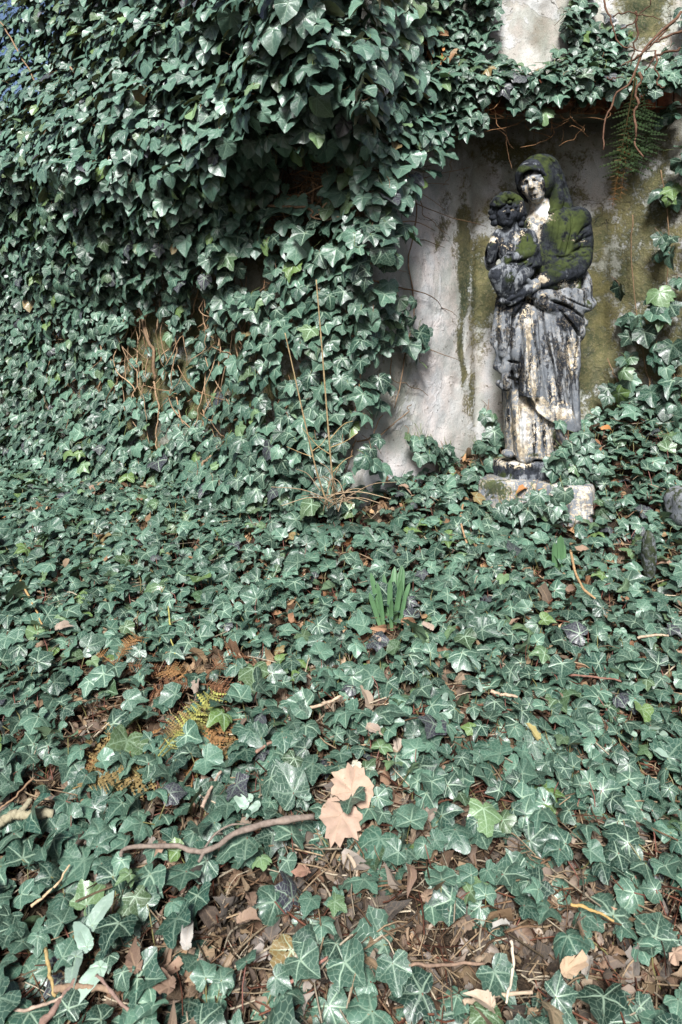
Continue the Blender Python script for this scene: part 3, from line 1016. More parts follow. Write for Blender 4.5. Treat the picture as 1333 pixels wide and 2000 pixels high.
tag(mb.build("fine_shoots", M['bark'], ledge_ivy), kind="stuff")
for pts, r in (([(958, 240), (985, 262), (1003, 290)], .0022), ([(989, 225), (991, 290), (1000, 330)], .0015), ([(1090, 205), (1101, 240), (1098, 275)], .0012), ([(1050, 235), (1045, 260), (1040, 272)], .0015),
               ([(1085, 230), (1110, 228), (1135, 200)], .0018)):
    mb = MB()
    vine(mb, pts, lambda u, w: 3.02, r, r * .7, 16, 0.008, (0.14, 0.08, 0.045), 5)
    mb.build("hanging_shoot", M['bark'], ledge_ivy)
dl = rng.uniform([745, 70], [880, 130], (46, 2))
P = ledge_surf(dl[:, 0], dl[:, 1], np.ones(46)) + rng.normal(0, .015, (46, 3))
BROWN = np.array([[.30, .17, .08], [.22, .12, .06], [.36, .22, .11], [.16, .09, .05], [.42, .30, .18], [.27, .12, .045], [.20, .14, .09]])
tag(link("dead_leaves", leaf_mesh("dead_leaves", T_DEAD, P, rng.normal(0, 1, (46, 3)), rng.normal(0, 1, (46, 3)) + [0, -.6, .8], rng.uniform(.04, .075, 46), BROWN[rng.integers(0, 7, 46)]), M['dead'], ledge_ivy), kind="stuff")

side_ivy = tag(empty("side_ivy", (1.4, 2.8, 0.8)), "large leaved ivy hanging over the mossy right side of the niche", "ivy")
RB = [(1335, 110, 50, 45, 1), (1312, 215, 36, 40, 1), (1255, 115, 26, 34, .9), (1340, 300, 30, 40, .8), (1318, 375, 22, 34, .9), (1300, 480, 30, 40, .9), (1330, 540, 26, 40, .7), (1285, 600, 34, 36, 1),
      (1240, 640, 34, 40, 1), (1225, 700, 24, 40, .9), (1300, 690, 36, 50, 1), (1320, 780, 40, 60, 1), (1255, 770, 46, 44, 1), (1200, 770, 26, 24, .8), (1215, 560, 14, 40, .6), (1205, 440, 10, 16, .6),
      (1300, 850, 60, 60, 1), (1230, 850, 40, 40, 1), (1170, 810, 30, 20, .9), (1400, 500, 40, 400, 1), (1340, 30, 40, 50, .7)]
patch("side", RB, reveal_surf, 6000, (0.06, 0.105), T_IVY, parent=side_ivy, thr=0.40, dens=.42, up=0.45, box=(1130, 1500, -60, 960))
for pts, r in (([(1235, 420), (1238, 520), (1245, 620), (1262, 720), (1270, 800)], .003), ([(1290, 330), (1305, 440), (1300, 560), (1285, 640)], .003), ([(1333, 690), (1290, 695), (1255, 720)], .0025),
               ([(1333, 120), (1290, 150), (1258, 190), (1245, 260)], .003), ([(1190, 700), (1215, 760), (1230, 830)], .003)):
    mb = MB()
    vine(mb, pts, near_wall(.05), r, r * .6, 22, 0.014, (0.15, 0.10, 0.06), 5)
    mb.build("stem", M['bark'], side_ivy)
TW = [([(1333, 20), (1290, 60), (1250, 110), (1235, 160), (1205, 185), (1190, 215), (1180, 250), (1183, 290)], .0055), ([(1240, 20), (1243, 70), (1230, 130)], .005), ([(1180, 0), (1195, 50), (1220, 90), (1280, 100)], .004),
      ([(1330, 60), (1270, 90), (1225, 130)], .005), ([(1250, 140), (1243, 200), (1240, 260), (1252, 310)], .006), ([(1200, 30), (1240, 25), (1290, 40)], .003), ([(1210, 60), (1260, 20), (1280, -20)], .003),
      ([(1285, 100), (1283, 160), (1295, 170)], .004), ([(1187, 153), (1220, 150)], .003), ([(1333, 90), (1285, 110), (1260, 140)], .005), ([(1320, 40), (1275, 85), (1240, 110), (1215, 130)], .004)]
tw = tag(empty("bramble_twigs", (1.4, 2.6, 2.4)), "tangle of bare dark twigs hanging at the top right above the fern", "twigs")
for pts, r in TW:
    mb = MB()
    vine(mb, pts, lambda a, b: 2.62 - (a - 1200) * 0.0004, r, r * .5, 24, 0.012, tuple(np.array([0.075, 0.042, 0.028]) * rng.uniform(.7, 1.4)), 6)
    mb.build("twig", M['bark'], tw)

# ---------------------------------------------------------------- ground ivy and leaf litter
PLINTH = np.array([(0.577, 2.89), (1.013, 2.75), (1.15, 3.04), (0.72, 3.18)])


def in_poly(x, y, poly, grow=0.0):
    c = poly.mean(0)
    poly = c + (poly - c) * (1 + grow)
    ok = np.ones(np.shape(x), bool)
    for i in range(len(poly)):
        a, b = poly[i], poly[(i + 1) % len(poly)]
        ok &= (b[0] - a[0]) * (y - a[1]) - (b[1] - a[1]) * (x - a[0]) > 0
    return ok


def ground_points(n, span=3.6):
    y = 1.0 + span * rng.random(n) ** 1.15
    x = rng.uniform(-1, 1, n) * (0.62 * y + 0.6)
    px = HX + F * x / y
    ok = (y < wall_depth(px) - 0.02) & ~in_poly(x, y, PLINTH, 0.06)
    x, y = x[ok], y[ok]
    return x, y, proj(np.stack([x, y, G(x, y)], -1))


OPEN = [(900, 1890, 210, 95, .93), (520, 1770, 150, 70, .85), (640, 1690, 95, 55, .7), (1190, 1800, 110, 50, .6), (300, 1960, 200, 60, .7), (400, 1900, 130, 50, .7), (960, 1720, 80, 40, .6), (1130, 1960, 160, 60, .6),
        (600, 1400, 90, 40, .6), (1100, 1180, 70, 36, .6), (400, 1320, 110, 50, .75), (215, 1440, 110, 60, .75), (360, 1450, 90, 55, .7), (750, 1265, 70, 30, .8), (720, 1390, 60, 30, .6), (880, 1340, 60, 30, .5),
        (1270, 1330, 60, 40, .6), (980, 1500, 70, 30, .5), (570, 1230, 40, 22, .5), (900, 930, 40, 30, .8), (1200, 1050, 60, 40, .5), (1040, 1130, 60, 30, .5), (700, 1020, 60, 20, .5), (760, 945, 50, 25, .7),
        (676, 1568, 60, 50, .6), (800, 925, 90, 24, .9), (740, 930, 50, 20, .8), (560, 1850, 160, 90, .8), (760, 1830, 120, 90, .7), (1010, 1210, 40, 20, .4), (300, 950, 120, 30, .45), (800, 1600, 60, 30, .4), (430, 1655, 190, 26, .5), (60, 1590, 80, 26, .6)]


def openness(px, py):
    o = np.zeros(np.shape(px))
    for cx, cy, rx, ry, a in OPEN:
        o = np.maximum(o, a * np.exp(-((px - cx) / rx) ** 2 - ((py - cy) / ry) ** 2))
    return np.clip(0.88 * o + 1.35 * (fbm(np.stack([px / 40, py / 24], -1), 55, 3) - 0.46), 0, 1)


x, y, (px, py) = ground_points(66000)
op = openness(px, py)
ok = rng.random(len(x)) < np.clip(1 - 1.2 * op, 0, 1) * np.interp(py, [900, 1300, 1600, 1800, 2000], [.8, 0.6, 0.44, 0.30, .22])
x, y, px, py, op = x[ok], y[ok], px[ok], py[ok], op[ok]
N = len(x)
size = np.interp(y, [1.1, 1.5, 2.2, 3, 4.2], [.076, .070, .066, .070, .068]) * rng.choice([.6, .8, 1.0, 1.15, 1.35], N, p=[.18, .24, .3, .18, .1]) * rng.uniform(.9, 1.1, N)
wallrise = 0.16 * sstep(0.35, 0.0, wall_depth(px) - y) * sstep(760, 600, px)
h = (rng.uniform(0.02, 0.085, N) + wallrise * rng.random(N)) * (1 - 0.3 * op)
z = G(x, y) + h
P = np.stack([x, y, z], -1)
k = thin_out(P, size * 0.45)
k = k[rng.random(len(k)) < np.clip(1.12 - 1.25 * op[k], 0, 1) * np.interp(py[k], [1500, 1900, 2050], [1, .9, .8])]
P, size, h, N = P[k], size[k], h[k], len(k)
print("ground leaves", N)
nor = nrm(np.array([-0.06, -0.26, 1.0]) + rng.normal(0, 0.36, (N, 3)))
az = rng.uniform(0, 2 * np.pi, N)
tip = np.stack([np.cos(az), np.sin(az) - 0.35, -0.15 + 0 * az], -1)
gi = empty("ground_ivy", (0, 2.4, 0.3))
gl = leaf_mesh("ground_ivy", T_IVY, P, tip, nor, size, ivy_tint(N, .25))
bpy.data.objects.remove(gi)
gi = tag(link("ground_ivy", gl, M['ivy']), "carpet of dark green ivy leaves with pale veins growing over the ground", "ivy", kind="stuff")
Q = P - nrm(tip) * rng.uniform(.01, .05, (N, 1))
Q[:, 2] = G(Q[:, 0], Q[:, 1])
reds = np.where(rng.random((N, 1)) < .5, [[.15, .06, .045]], [[.14, .13, .05]])
tag(petioles("ground_ivy_stalks", P, Q, np.full(N, 0.0013), reds, M['blade']), "thin reddish stalks under the ivy leaves on the ground", "ivy stalks", kind="stuff")

x, y, (px, py) = ground_points(34000)
op = openness(px, py)
ok = rng.random(len(x)) < 0.30 + 0.7 * sstep(0.1, 0.5, op) * (py > 900) + 0.3 * (py > 1650)
x, y, op, px, py = x[ok][:11500], y[ok][:11500], op[ok][:11500], px[ok][:11500], py[ok][:11500]
N = len(x)
P = np.stack([x, y, G(x, y) + rng.uniform(0.002, 0.028, N)], -1)
nor = nrm(np.array([0, -0.1, 0.8]) + rng.normal(0, 0.8, (N, 3)))
tint = BROWN[rng.integers(0, 7, N)] * rng.uniform(0.12, 1.0, (N, 1)) * rng.choice([.6, 1, 1.5], (N, 1), p=[.45, .4, .15])
grey = tint.mean(1, keepdims=True) * np.array([1.12, .98, .88])
k = np.interp(py, [1100, 1600], [.2, .85])[:, None] * rng.uniform(.5, 1.3, (N, 1))
tint = tint * (1 - np.clip(k, 0, 1)) + grey * .8 * np.clip(k, 0, 1)
tag(link("leaf_litter", leaf_mesh("leaf_litter", T_DEAD, P, rng.normal(0, 1, (N, 3)), nor, rng.uniform(.02, .052, N) * rng.choice([.7, 1, 1.25], N), tint), M['dead']), "litter of curled brown dead leaves covering the soil between the ivy", "leaf litter", kind="stuff")
a_, b_ = ground_points(11000), ground_points(4200, .95)
x, y = np.concatenate([a_[0], b_[0]]), np.concatenate([a_[1], b_[1]])
N = len(x)
P = np.stack([x, y, G(x, y) + rng.uniform(0.008, 0.035, N)], -1)
L = rng.uniform(0.03, 0.13, N)
az = rng.uniform(0, 2 * np.pi, N)
Q = P + np.stack([np.cos(az) * L, np.sin(az) * L, rng.normal(0, 0.012, N)], -1)
Q[:, 2] = np.maximum(Q[:, 2], G(Q[:, 0], Q[:, 1]) + .006)
sc = np.array([[.30, .22, .14], [.16, .10, .06], [.40, .34, .25], [.13, .055, .035], [.22, .17, .11]])
tag(petioles("dry_straw", P, Q, rng.uniform(.0007, .0024, N), sc[rng.integers(0, 5, N)] * rng.uniform(.2, .9, (N, 1)), M['bark']), "thin dry stalks and straw scattered through the leaf litter", "straw", kind="stuff")
#@@SECTION4
# ---------------------------------------------------------------- stone plinth
v0 = [(p[0], p[1], z) for z in (0.36, 0.60, 0.625) for p in PLINTH]


def plinth_mesh():
    """worn block: four sides with real thickness, eased arris, chipped corners"""
    rings = []
    for z, g in ((0.30, 0.01), (0.45, 0.005), (0.595, 0.0), (0.615, -0.012), (0.625, -0.045)):
        c = PLINTH.mean(0)
        pts = []
        for i in range(4):
            a, b = c + (PLINTH[i] - c) * (1 + g), c + (PLINTH[(i + 1) % 4] - c) * (1 + g)
            for t in np.linspace(0, 1, 24, endpoint=False):
                t2 = np.clip(t, 0.02, 0.98)
                pts.append([*(a + (b - a) * t2), z])
        rings.append(pts)
    v = np.array(rings)
    d = 0.010 * (fbm(v * 14, 71, 4) - 0.5) * 2
    c3 = np.array([*PLINTH.mean(0), 0.5])
    v = v + nrm(v - c3) * d[..., None]
    m = v.shape[1]
    v = v.reshape(-1, 3)
    j = np.arange(m)
    q = np.vstack([np.stack([r * m + j, r * m + (j + 1) % m, (r + 1) * m + (j + 1) % m, (r + 1) * m + j], -1) for r in range(4)])
    top = len(v)
    v = np.vstack([v, [*PLINTH.mean(0), 0.627]])
    t = np.stack([4 * m + j, 4 * m + (j + 1) % m, np.full(m, top)], -1)
    px, py = proj(v)
    st = np.stack([blobs(px, py, [(960, 960, 40, 40, .75), (1150, 990, 20, 40, .35), (1000, 960, 40, 30, .4)]), 0.02 + 0 * px, np.maximum(blobs(px, py, [(1030, 940, 50, 10, .5), (1140, 970, 40, 50, .62)]), .42)], -1)
    return raw_mesh("stone_plinth", v, [q, t], {"stain": st})


tag(link("stone_plinth", plinth_mesh(), M['stone']), "low rough stone block under the statue, half hidden by ivy", "plinth")

# ---------------------------------------------------------------- statue: signed-distance sculpting in a frame of photo pixels (X right, Y down, D towards the viewer)
U, SY = 3.04 / F, 3.04


def cc(c):
    """centre of a piece that stands D in front of the statue's axis plane"""
    x, y, d = c
    k = 1 - d / F
    return np.array([HX + (x - HX) * k, HY + (y - HY) * k, d], float)


fold_gain = 1.4


class Field:
    def __init__(s, x0, x1, y0, y1, d0, d1, h):
        s.h = h
        s.o = np.array([x0, y0, d0], float)
        s.n = [int((b - a) / h) + 1 for a, b in ((x0, x1), (y0, y1), (d0, d1))]
        s.f = np.full(s.n, 60.0)
        s.ax = [s.o[i] + h * np.arange(s.n[i]) for i in range(3)]

    def sl(s, lo, hi):
        r = []
        for i in range(3):
            a = int(np.clip((lo[i] - s.o[i]) / s.h, 0, s.n[i] - 1))
            b = int(np.clip((hi[i] - s.o[i]) / s.h + 2, 1, s.n[i]))
            r.append(slice(a, max(b, a + 1)))
        return tuple(r)

    def grid(s, sl):
        return np.meshgrid(*[s.ax[i][sl[i]] for i in range(3)], indexing='ij', sparse=True)

    def put(s, sl, d, k=0.0, op='add'):
        f = s.f[sl]
        if op == 'cut':
            d = -d
            hh = np.clip(0.5 - 0.5 * (d - f) / max(k, 1e-6), 0, 1) if k else None
            s.f[sl] = np.maximum(f, d) if not k else f * hh + d * (1 - hh) + k * hh * (1 - hh)
        else:
            if k:
                hh = np.clip(0.5 + 0.5 * (f - d) / k, 0, 1)
                s.f[sl] = f * (1 - hh) + d * hh - k * hh * (1 - hh)
            else:
                s.f[sl] = np.minimum(f, d)

    def ell(s, c, r, k=4.0, op='add', R=None, raw=False):
        c = np.array(c, float) if raw else cc(c)
        m = max(r) + 3 * k + 6
        sl = s.sl(c - m, c + m)
        X, Y, D = s.grid(sl)
        x, y, d = X - c[0], Y - c[1], D - c[2]
        if R is not None:
            x, y, d = [R[0][i] * x + R[1][i] * y + R[2][i] * d for i in range(3)]
        k0 = np.sqrt((x / r[0]) ** 2 + (y / r[1]) ** 2 + (d / r[2]) ** 2) + 1e-6
        k1 = np.sqrt((x / r[0] ** 2) ** 2 + (y / r[1] ** 2) ** 2 + (d / r[2] ** 2) ** 2) + 1e-6
        s.put(sl, k0 * (k0 - 1) / k1, k, op)

    def cone(s, a, b, ra, rb, k=4.0, op='add', raw=False, flat=1.0):
        a, b = (np.array(a, float), np.array(b, float)) if raw else (cc(a), cc(b))
        m = max(ra, rb) + 3 * k + 4
        sl = s.sl(np.minimum(a, b) - m, np.maximum(a, b) + m)
        X, Y, D = s.grid(sl)
        ab = b - a
        t = np.clip(((X - a[0]) * ab[0] + (Y - a[1]) * ab[1] + (D - a[2]) * ab[2]) / (ab @ ab + 1e-9), 0, 1)
        d = np.sqrt((X - a[0] - t * ab[0]) ** 2 + (Y - a[1] - t * ab[1]) ** 2 + ((D - a[2] - t * ab[2]) / flat) ** 2) - (ra + (rb - ra) * t)
        s.put(sl, d, k, op)

    def tube(s, pts, rad, k=4.0, n=None, **kw):
        p = curve(pts, n or 3 * len(pts))
        r = np.interp(np.linspace(0, 1, len(p)), np.linspace(0, 1, len(rad)), rad)
        for i in range(len(p) - 1):
            s.cone(p[i], p[i + 1], r[i], r[i + 1], k if i == 0 else min(k, 3), **kw)

    def loft(s, rows, k=6.0, pw=2.0, lo=None, hi=None):
        """rows: (Y, cx, cd, rx, rd) elliptic sections"""
        rows = np.array(rows, float)
        y0, y1 = rows[0, 0], rows[-1, 0]
        m = 3 * k + 8
        mx = rows[:, 3].max() + m
        md = rows[:, 4].max() + m
        sl = s.sl((rows[:, 1].min() - mx, y0 - m, rows[:, 2].min() - md), (rows[:, 1].max() + mx, y1 + m, rows[:, 2].max() + md))
        X, Y, D = s.grid(sl)
        yy = np.clip(Y, y0, y1)
        cx, cd, rx, rd = [np.interp(yy, rows[:, 0], rows[:, i]) for i in (1, 2, 3, 4)]
        kx = 1 - cd / F
        q = (np.abs((X - cx) / rx) ** pw + np.abs((D - cd) / rd) ** pw) ** (1 / pw)
        d = (q - 1) * np.minimum(rx, rd) * 0.9
        e = np.maximum(y0 - Y, Y - y1) + 4
        hh = np.clip(0.5 + 0.5 * (d - e) / 9, 0, 1)
        d = e * (1 - hh) + d * hh + 9 * hh * (1 - hh)
        s.put(sl, d, k)

    def stroke(s, pts, w, amp, dmin=-20.0, n=None, taper=True):
        """carve (amp > 0) or raise (amp < 0) a fold along a line seen from the front"""
        p = curve([(a, b, 0) for a, b in pts], n or 6 * len(pts))[:, :2]
        m = 3 * w + 2
        sl = s.sl((p[:, 0].min() - m, p[:, 1].min() - m, dmin), (p[:, 0].max() + m, p[:, 1].max() + m, 1e4))
        X, Y, D = s.grid(sl)
        X2, Y2 = np.broadcast_arrays(X[:, :, 0], Y[:, :, 0])
        best = np.full(X2.shape, 1e9)
        bt = np.zeros(X2.shape)
        for i in range(len(p) - 1):
            a, ab = p[i], p[i + 1] - p[i]
            t = np.clip(((X2 - a[0]) * ab[0] + (Y2 - a[1]) * ab[1]) / (ab @ ab + 1e-9), 0, 1)
            d = (X2 - a[0] - t * ab[0]) ** 2 + (Y2 - a[1] - t * ab[1]) ** 2
            mm = d < best
            best = np.where(mm, d, best)
            bt = np.where(mm, (i + t) / (len(p) - 1), bt)
        w, amp = w * 0.85, amp * fold_gain
        g = amp * np.exp(-best / (w * w))
        if taper:
            g = g * np.clip(np.minimum(bt, 1 - bt) * 6, 0.25, 1)
        s.f[sl] += g[:, :, None] * sstep(dmin, dmin + 14, D)

    def rough(s, amp, scale, seed=0):
        X, Y, D = np.meshgrid(*s.ax, indexing='ij')
        near = np.abs(s.f) < 8
        p = np.stack([X[near], Y[near], D[near]], -1) / scale
        s.f[near] += amp * (fbm(p, seed, 4) - 0.5) * 2

    def mesh(s, name, stain):
        f, h = s.f, s.h
        ins = f < 0
        n = np.array(f.shape) - 1
        S = np.zeros((*n, 3))
        C = np.zeros(n, int)
        cor = [(a, b, c) for a in (0, 1) for b in (0, 1) for c in (0, 1)]
        g = lambda A, c: A[c[0]:c[0] + n[0], c[1]:c[1] + n[1], c[2]:c[2] + n[2]]
        for i, a in enumerate(cor):
            for b in cor[i + 1:]:
                if sum(abs(a[k] - b[k]) for k in range(3)) != 1:
                    continue
                m = g(ins, a) != g(ins, b)
                fa, fb = g(f, a)[m], g(f, b)[m]
                t = fa / (fa - fb)
                S[m] += np.array(a)[None] + t[:, None] * (np.array(b) - np.array(a))[None]
                C[m] += 1
        act = C > 0
        idx = np.full(n, -1)
        idx[act] = np.arange(act.sum())
        cell = np.argwhere(act)
        V = (cell + S[act] / C[act][:, None]) * h + s.o
        Q = []
        for ax in range(3):
            o = [1, 1, 1]
            sh = [slice(1, n[k]) for k in range(3)]
            sh[ax] = slice(0, n[ax])
            A = ins[tuple(sh)]
            sh2 = list(sh)
            sh2[ax] = slice(1, n[ax] + 1)
            B = ins[tuple(sh2)]
            e = np.argwhere(A != B)
            st = A[A != B]
            base = e + np.array([0 if k == ax else 1 for k in range(3)])
            u, w = [k for k in range(3) if k != ax]
            du, dw = np.zeros(3, int), np.zeros(3, int)
            du[u], dw[w] = 1, 1
            q = np.stack([idx[tuple((base - a * du - b * dw).T)] for a, b in ((0, 0), (1, 0), (1, 1), (0, 1))], -1)
            flip = st if ax != 1 else ~st
            q[flip] = q[flip][:, ::-1]
            Q.append(q)
        Q = np.vstack(Q)
        Q = Q[(Q >= 0).all(1)]
        W = np.stack([(V[:, 0] - HX) * U, SY - V[:, 2] * U, EYE + (HY - V[:, 1]) * U], -1)
        # outward orientation by signed volume
        a, b, c, d = [W[Q[:, i]] for i in range(4)]
        vol = (np.cross(a, b) * c).sum() + (np.cross(a, c) * d).sum()
        if vol < 0:
            Q = Q[:, ::-1]
        X, Y = proj(W)
        st = stain(X, Y, V[:, 2])
        return raw_mesh(name, W, [Q], {"stain": st})


def stain_fn(moss, black, pale, m0=0.0, b0=0.3, p0=0.0):
    return lambda X, Y, D: np.stack([np.maximum(blobs(X, Y, moss), m0), np.maximum(blobs(X, Y, black), b0), np.maximum(blobs(X, Y, pale), p0)], -1)


ROOT = np.array([(1045 - HX) * U, SY, 0.625])
statue = tag(empty("stone_statue", ROOT), "weathered mossy stone statue of a veiled woman holding a curly haired child in the niche", "statue")

# --- base slab under the feet
f = Field(955, 1130, 878, 942, -75, 75, 1.7)
f.loft([(889, 1033, 0, 64, 58), (893, 1033, 0, 67, 61), (915, 1033, 0, 70, 63), (937, 1033, 0, 74, 66)], 2, pw=2.6)
f.rough(1.6, 14, 3)
link("base", f.mesh("base", stain_fn([(985, 928, 22, 10, .6), (1020, 893, 60, 5, .5), (1090, 900, 30, 20, .6)], [(1010, 918, 90, 20, .75)], [(1005, 900, 40, 14, .72), (1030, 892, 60, 5, .8)], 0.1, .5, .1)), M['stone'], statue)

# --- the woman: one body surface (head, neck, breast, arms, hands, legs), clothing as children
def rot(yaw, roll, pitch):
    cy, sy, cr, sr, cp, sp = math.cos(yaw), math.sin(yaw), math.cos(roll), math.sin(roll), math.cos(pitch), math.sin(pitch)
    Ry = np.array([[cy, 0, sy], [0, 1, 0], [-sy, 0, cy]])
    Rz = np.array([[cr, -sr, 0], [sr, cr, 0], [0, 0, 1]])
    Rx = np.array([[1, 0, 0], [0, cp, -sp], [0, sp, cp]])
    return Rz @ Ry @ Rx


def head(f, c, R, s, cheeks=1.0):
    """face pieces in the head's own frame: x to the viewer's right, y down, z out of the face; s = half face height"""
    c = cc(c)
    L = lambda x, y, z: c + R @ np.array([x, y, z]) * s
    E = lambda p, r, k, op='add': f.ell(L(*p), [q * s for q in r], k * s, op, R, raw=True)
    Cn = lambda a, b, ra, rb, k, op='add': f.cone(L(*a), L(*b), ra * s, rb * s, k * s, op, raw=True)
    E((0, -.18, -.28), (.78, .92, .86), .1)                       # skull
    E((0, .22, .08), (.56 * cheeks, .82, .62), .12)               # face mass
    E((0, .74, .34), (.24, .20, .22), .16)                        # chin
    for sx in (-1, 1):
        E((sx * .36, .18, .36), (.24 * cheeks, .28, .24), .14)    # cheek
        E((sx * .31, -.10, .70), (.22, .17, .26), .05, 'cut')     # eye socket
        E((sx * .31, -.075, .50), (.145, .105, .125), .02)        # eyeball
        Cn((sx * .15, -.10, .60), (sx * .46, -.07, .47), .030, .026, .02)   # lower rim of the lid
        Cn((sx * .13, -.20, .66), (sx * .48, -.20, .46), .075, .06, .07)    # brow
    Cn((0, -.22, .64), (0, .20, .90), .07, .12, .04)             # nose
    E((-.09, .24, .72), (.08, .06, .09), .04)
    E((.09, .24, .72), (.08, .06, .09), .04)
    Cn((-.19, .455, .62), (.19, .455, .62), .045, .045, .03)      # upper lip
    Cn((-.14, .555, .62), (.14, .555, .62), .055, .055, .04)      # lower lip
    Cn((-.22, .505, .70), (.22, .505, .70), .028, .028, .02, 'cut')
    E((0, .65, .66), (.18, .05, .08), .04, 'cut')


RM = rot(math.radians(-25), math.radians(-14), math.radians(-6))
f = Field(930, 1165, 305, 700, -70, 120, 1.7)
FH = (1041, 356, 28)
head(f, FH, RM, 39, 0.95)
f.tube([(1050, 380, 12), (1056, 402, 8), (1062, 425, 4)], [19, 19, 26], 6)
f.ell((1072, 460, 4), (48, 62, 34), 10)
f.ell((1066, 560, 0), (46, 90, 34), 10)
f.tube([(1126, 432, 2), (1134, 480, 2), (1128, 520, 14)], [20, 18, 16], 6)
f.tube([(1128, 520, 14), (1090, 535, 48), (1052, 553, 66)], [15, 13, 9.5], 5)
# her left hand under the child, fingers closing round the drapery
f.tube([(1052, 553, 66), (1034, 562, 74), (1020, 570, 78)], [9.5, 11, 10], 4, flat=.7)
for i, (a, b, c) in enumerate([((1020, 560, 80), (1004, 560, 86), (990, 566, 84)), ((1018, 566, 82), (999, 570, 88), (984, 577, 84)), ((1018, 573, 82), (1001, 580, 87), (987, 587, 82)), ((1019, 580, 80), (1006, 588, 84), (995, 594, 79))]):
    f.tube([a, b, c], [5.2, 4.6, 3.6], 1.5)
f.tube([(1036, 553, 76), (1026, 545, 84), (1014, 545, 88)], [5.6, 5, 4], 2)
# her right hand behind the child's back
f.tube([(1000, 470, 10), (962, 500, 24), (958, 520, 40)], [15, 12, 9], 4)
f.rough(.5, 7, 5)
body = link("woman", f.mesh("woman", stain_fn([(1030, 330, 14, 10, .25), (1062, 395, 14, 14, .25)], [(1020, 380, 14, 18, .8), (1030, 335, 22, 9, .8), (1062, 362, 12, 16, .7), (1026, 352, 8, 14, .6), (1044, 384, 14, 5, .6), (1010, 575, 40, 25, .7)],
            [(1040, 366, 20, 24, .72), (1050, 378, 16, 12, .8), (1058, 410, 22, 20, 1.9), (1050, 555, 12, 8, .7)], 0.0, .25, .1)), M['stone'], statue)

# hair under the veil
f = Field(995, 1105, 298, 420, -60, 95, 1.4)
f.ell((1046, 342, 16), (37, 33, 35), 3)
f.ell((1040, 374, 76), (31, 46, 44), 3, 'cut')
for k in range(3):
    f.tube([(1034, 328 - 3.5 * k, 58 - 5 * k), (1022 - k, 334 - 4 * k, 57 - 5 * k), (1014 - 1.5 * k, 346 - 4 * k, 48 - 4 * k), (1011 - k, 360 - 3 * k, 40 - 4 * k)], [3.2, 3.6, 3.4, 2.6], 1.5)
    f.tube([(1036, 328 - 3.5 * k, 58 - 5 * k), (1052, 331 - 4 * k, 57 - 5 * k), (1066 + k, 343 - 4 * k, 48 - 4 * k), (1073 + k, 358 - 3 * k, 38 - 4 * k)], [3.2, 3.8, 3.6, 2.8], 1.5)
link("hair", f.mesh("hair", stain_fn([(1025, 330, 20, 10, .8), (1050, 325, 20, 10, .5)], [], [], .2, .7, 0)), M['stone'], body)

# veil
f = Field(990, 1140, 292, 470, -75, 90, 1.5)
f.ell((1049, 351, 6), (39, 48, 46), 3)
f.tube([(1060, 335, 0), (1078, 368, -4), (1092, 400, -6), (1106, 424, -8)], [34, 29, 25, 18], 8)
f.tube([(1082, 350, 24), (1088, 385, 22), (1084, 412, 22), (1088, 425, 20)], [12, 14, 12, 6], 8)
f.ell((1028, 363, 62), (36, 48, 52), 3, 'cut', rot(math.radians(-24), math.radians(-14), 0))
f.ell((1044, 400, 52), (27, 50, 44), 5, 'cut')
f.ell((1016, 428, 20), (56, 34, 60), 4, 'cut')
for pts, w, a in (([(1016, 325), (1035, 313), (1060, 312), (1080, 335)], 4, 2.2), ([(1046, 318), (1064, 325), (1076, 350), (1086, 385)], 4, 2.6), ([(1058, 311), (1078, 330), (1092, 360), (1106, 398)], 4.5, 2.6),
                  ([(1062, 330), (1072, 352), (1078, 380)], 3.5, 2.2), ([(1010, 335), (1020, 322), (1036, 318)], 2.5, -1.6), ([(1088, 340), (1098, 372), (1110, 402)], 4, 2.0), ([(1052, 322), (1068, 338), (1082, 370), (1090, 405)], 3, -1.8)):
    f.stroke(pts, w, a, -30)
f.rough(.7, 9, 6)
link("veil", f.mesh("veil", stain_fn([(1050, 315, 40, 18, .8), (1062, 335, 26, 30, .6), (1082, 380, 16, 40, .75), (1100, 405, 20, 14, .8)], [(1010, 350, 8, 40, .9), (1100, 365, 14, 46, .75), (1088, 330, 14, 30, .7)], [(1022, 312, 8, 7, .6)], .32, .78, 0)), M['stone'], body)

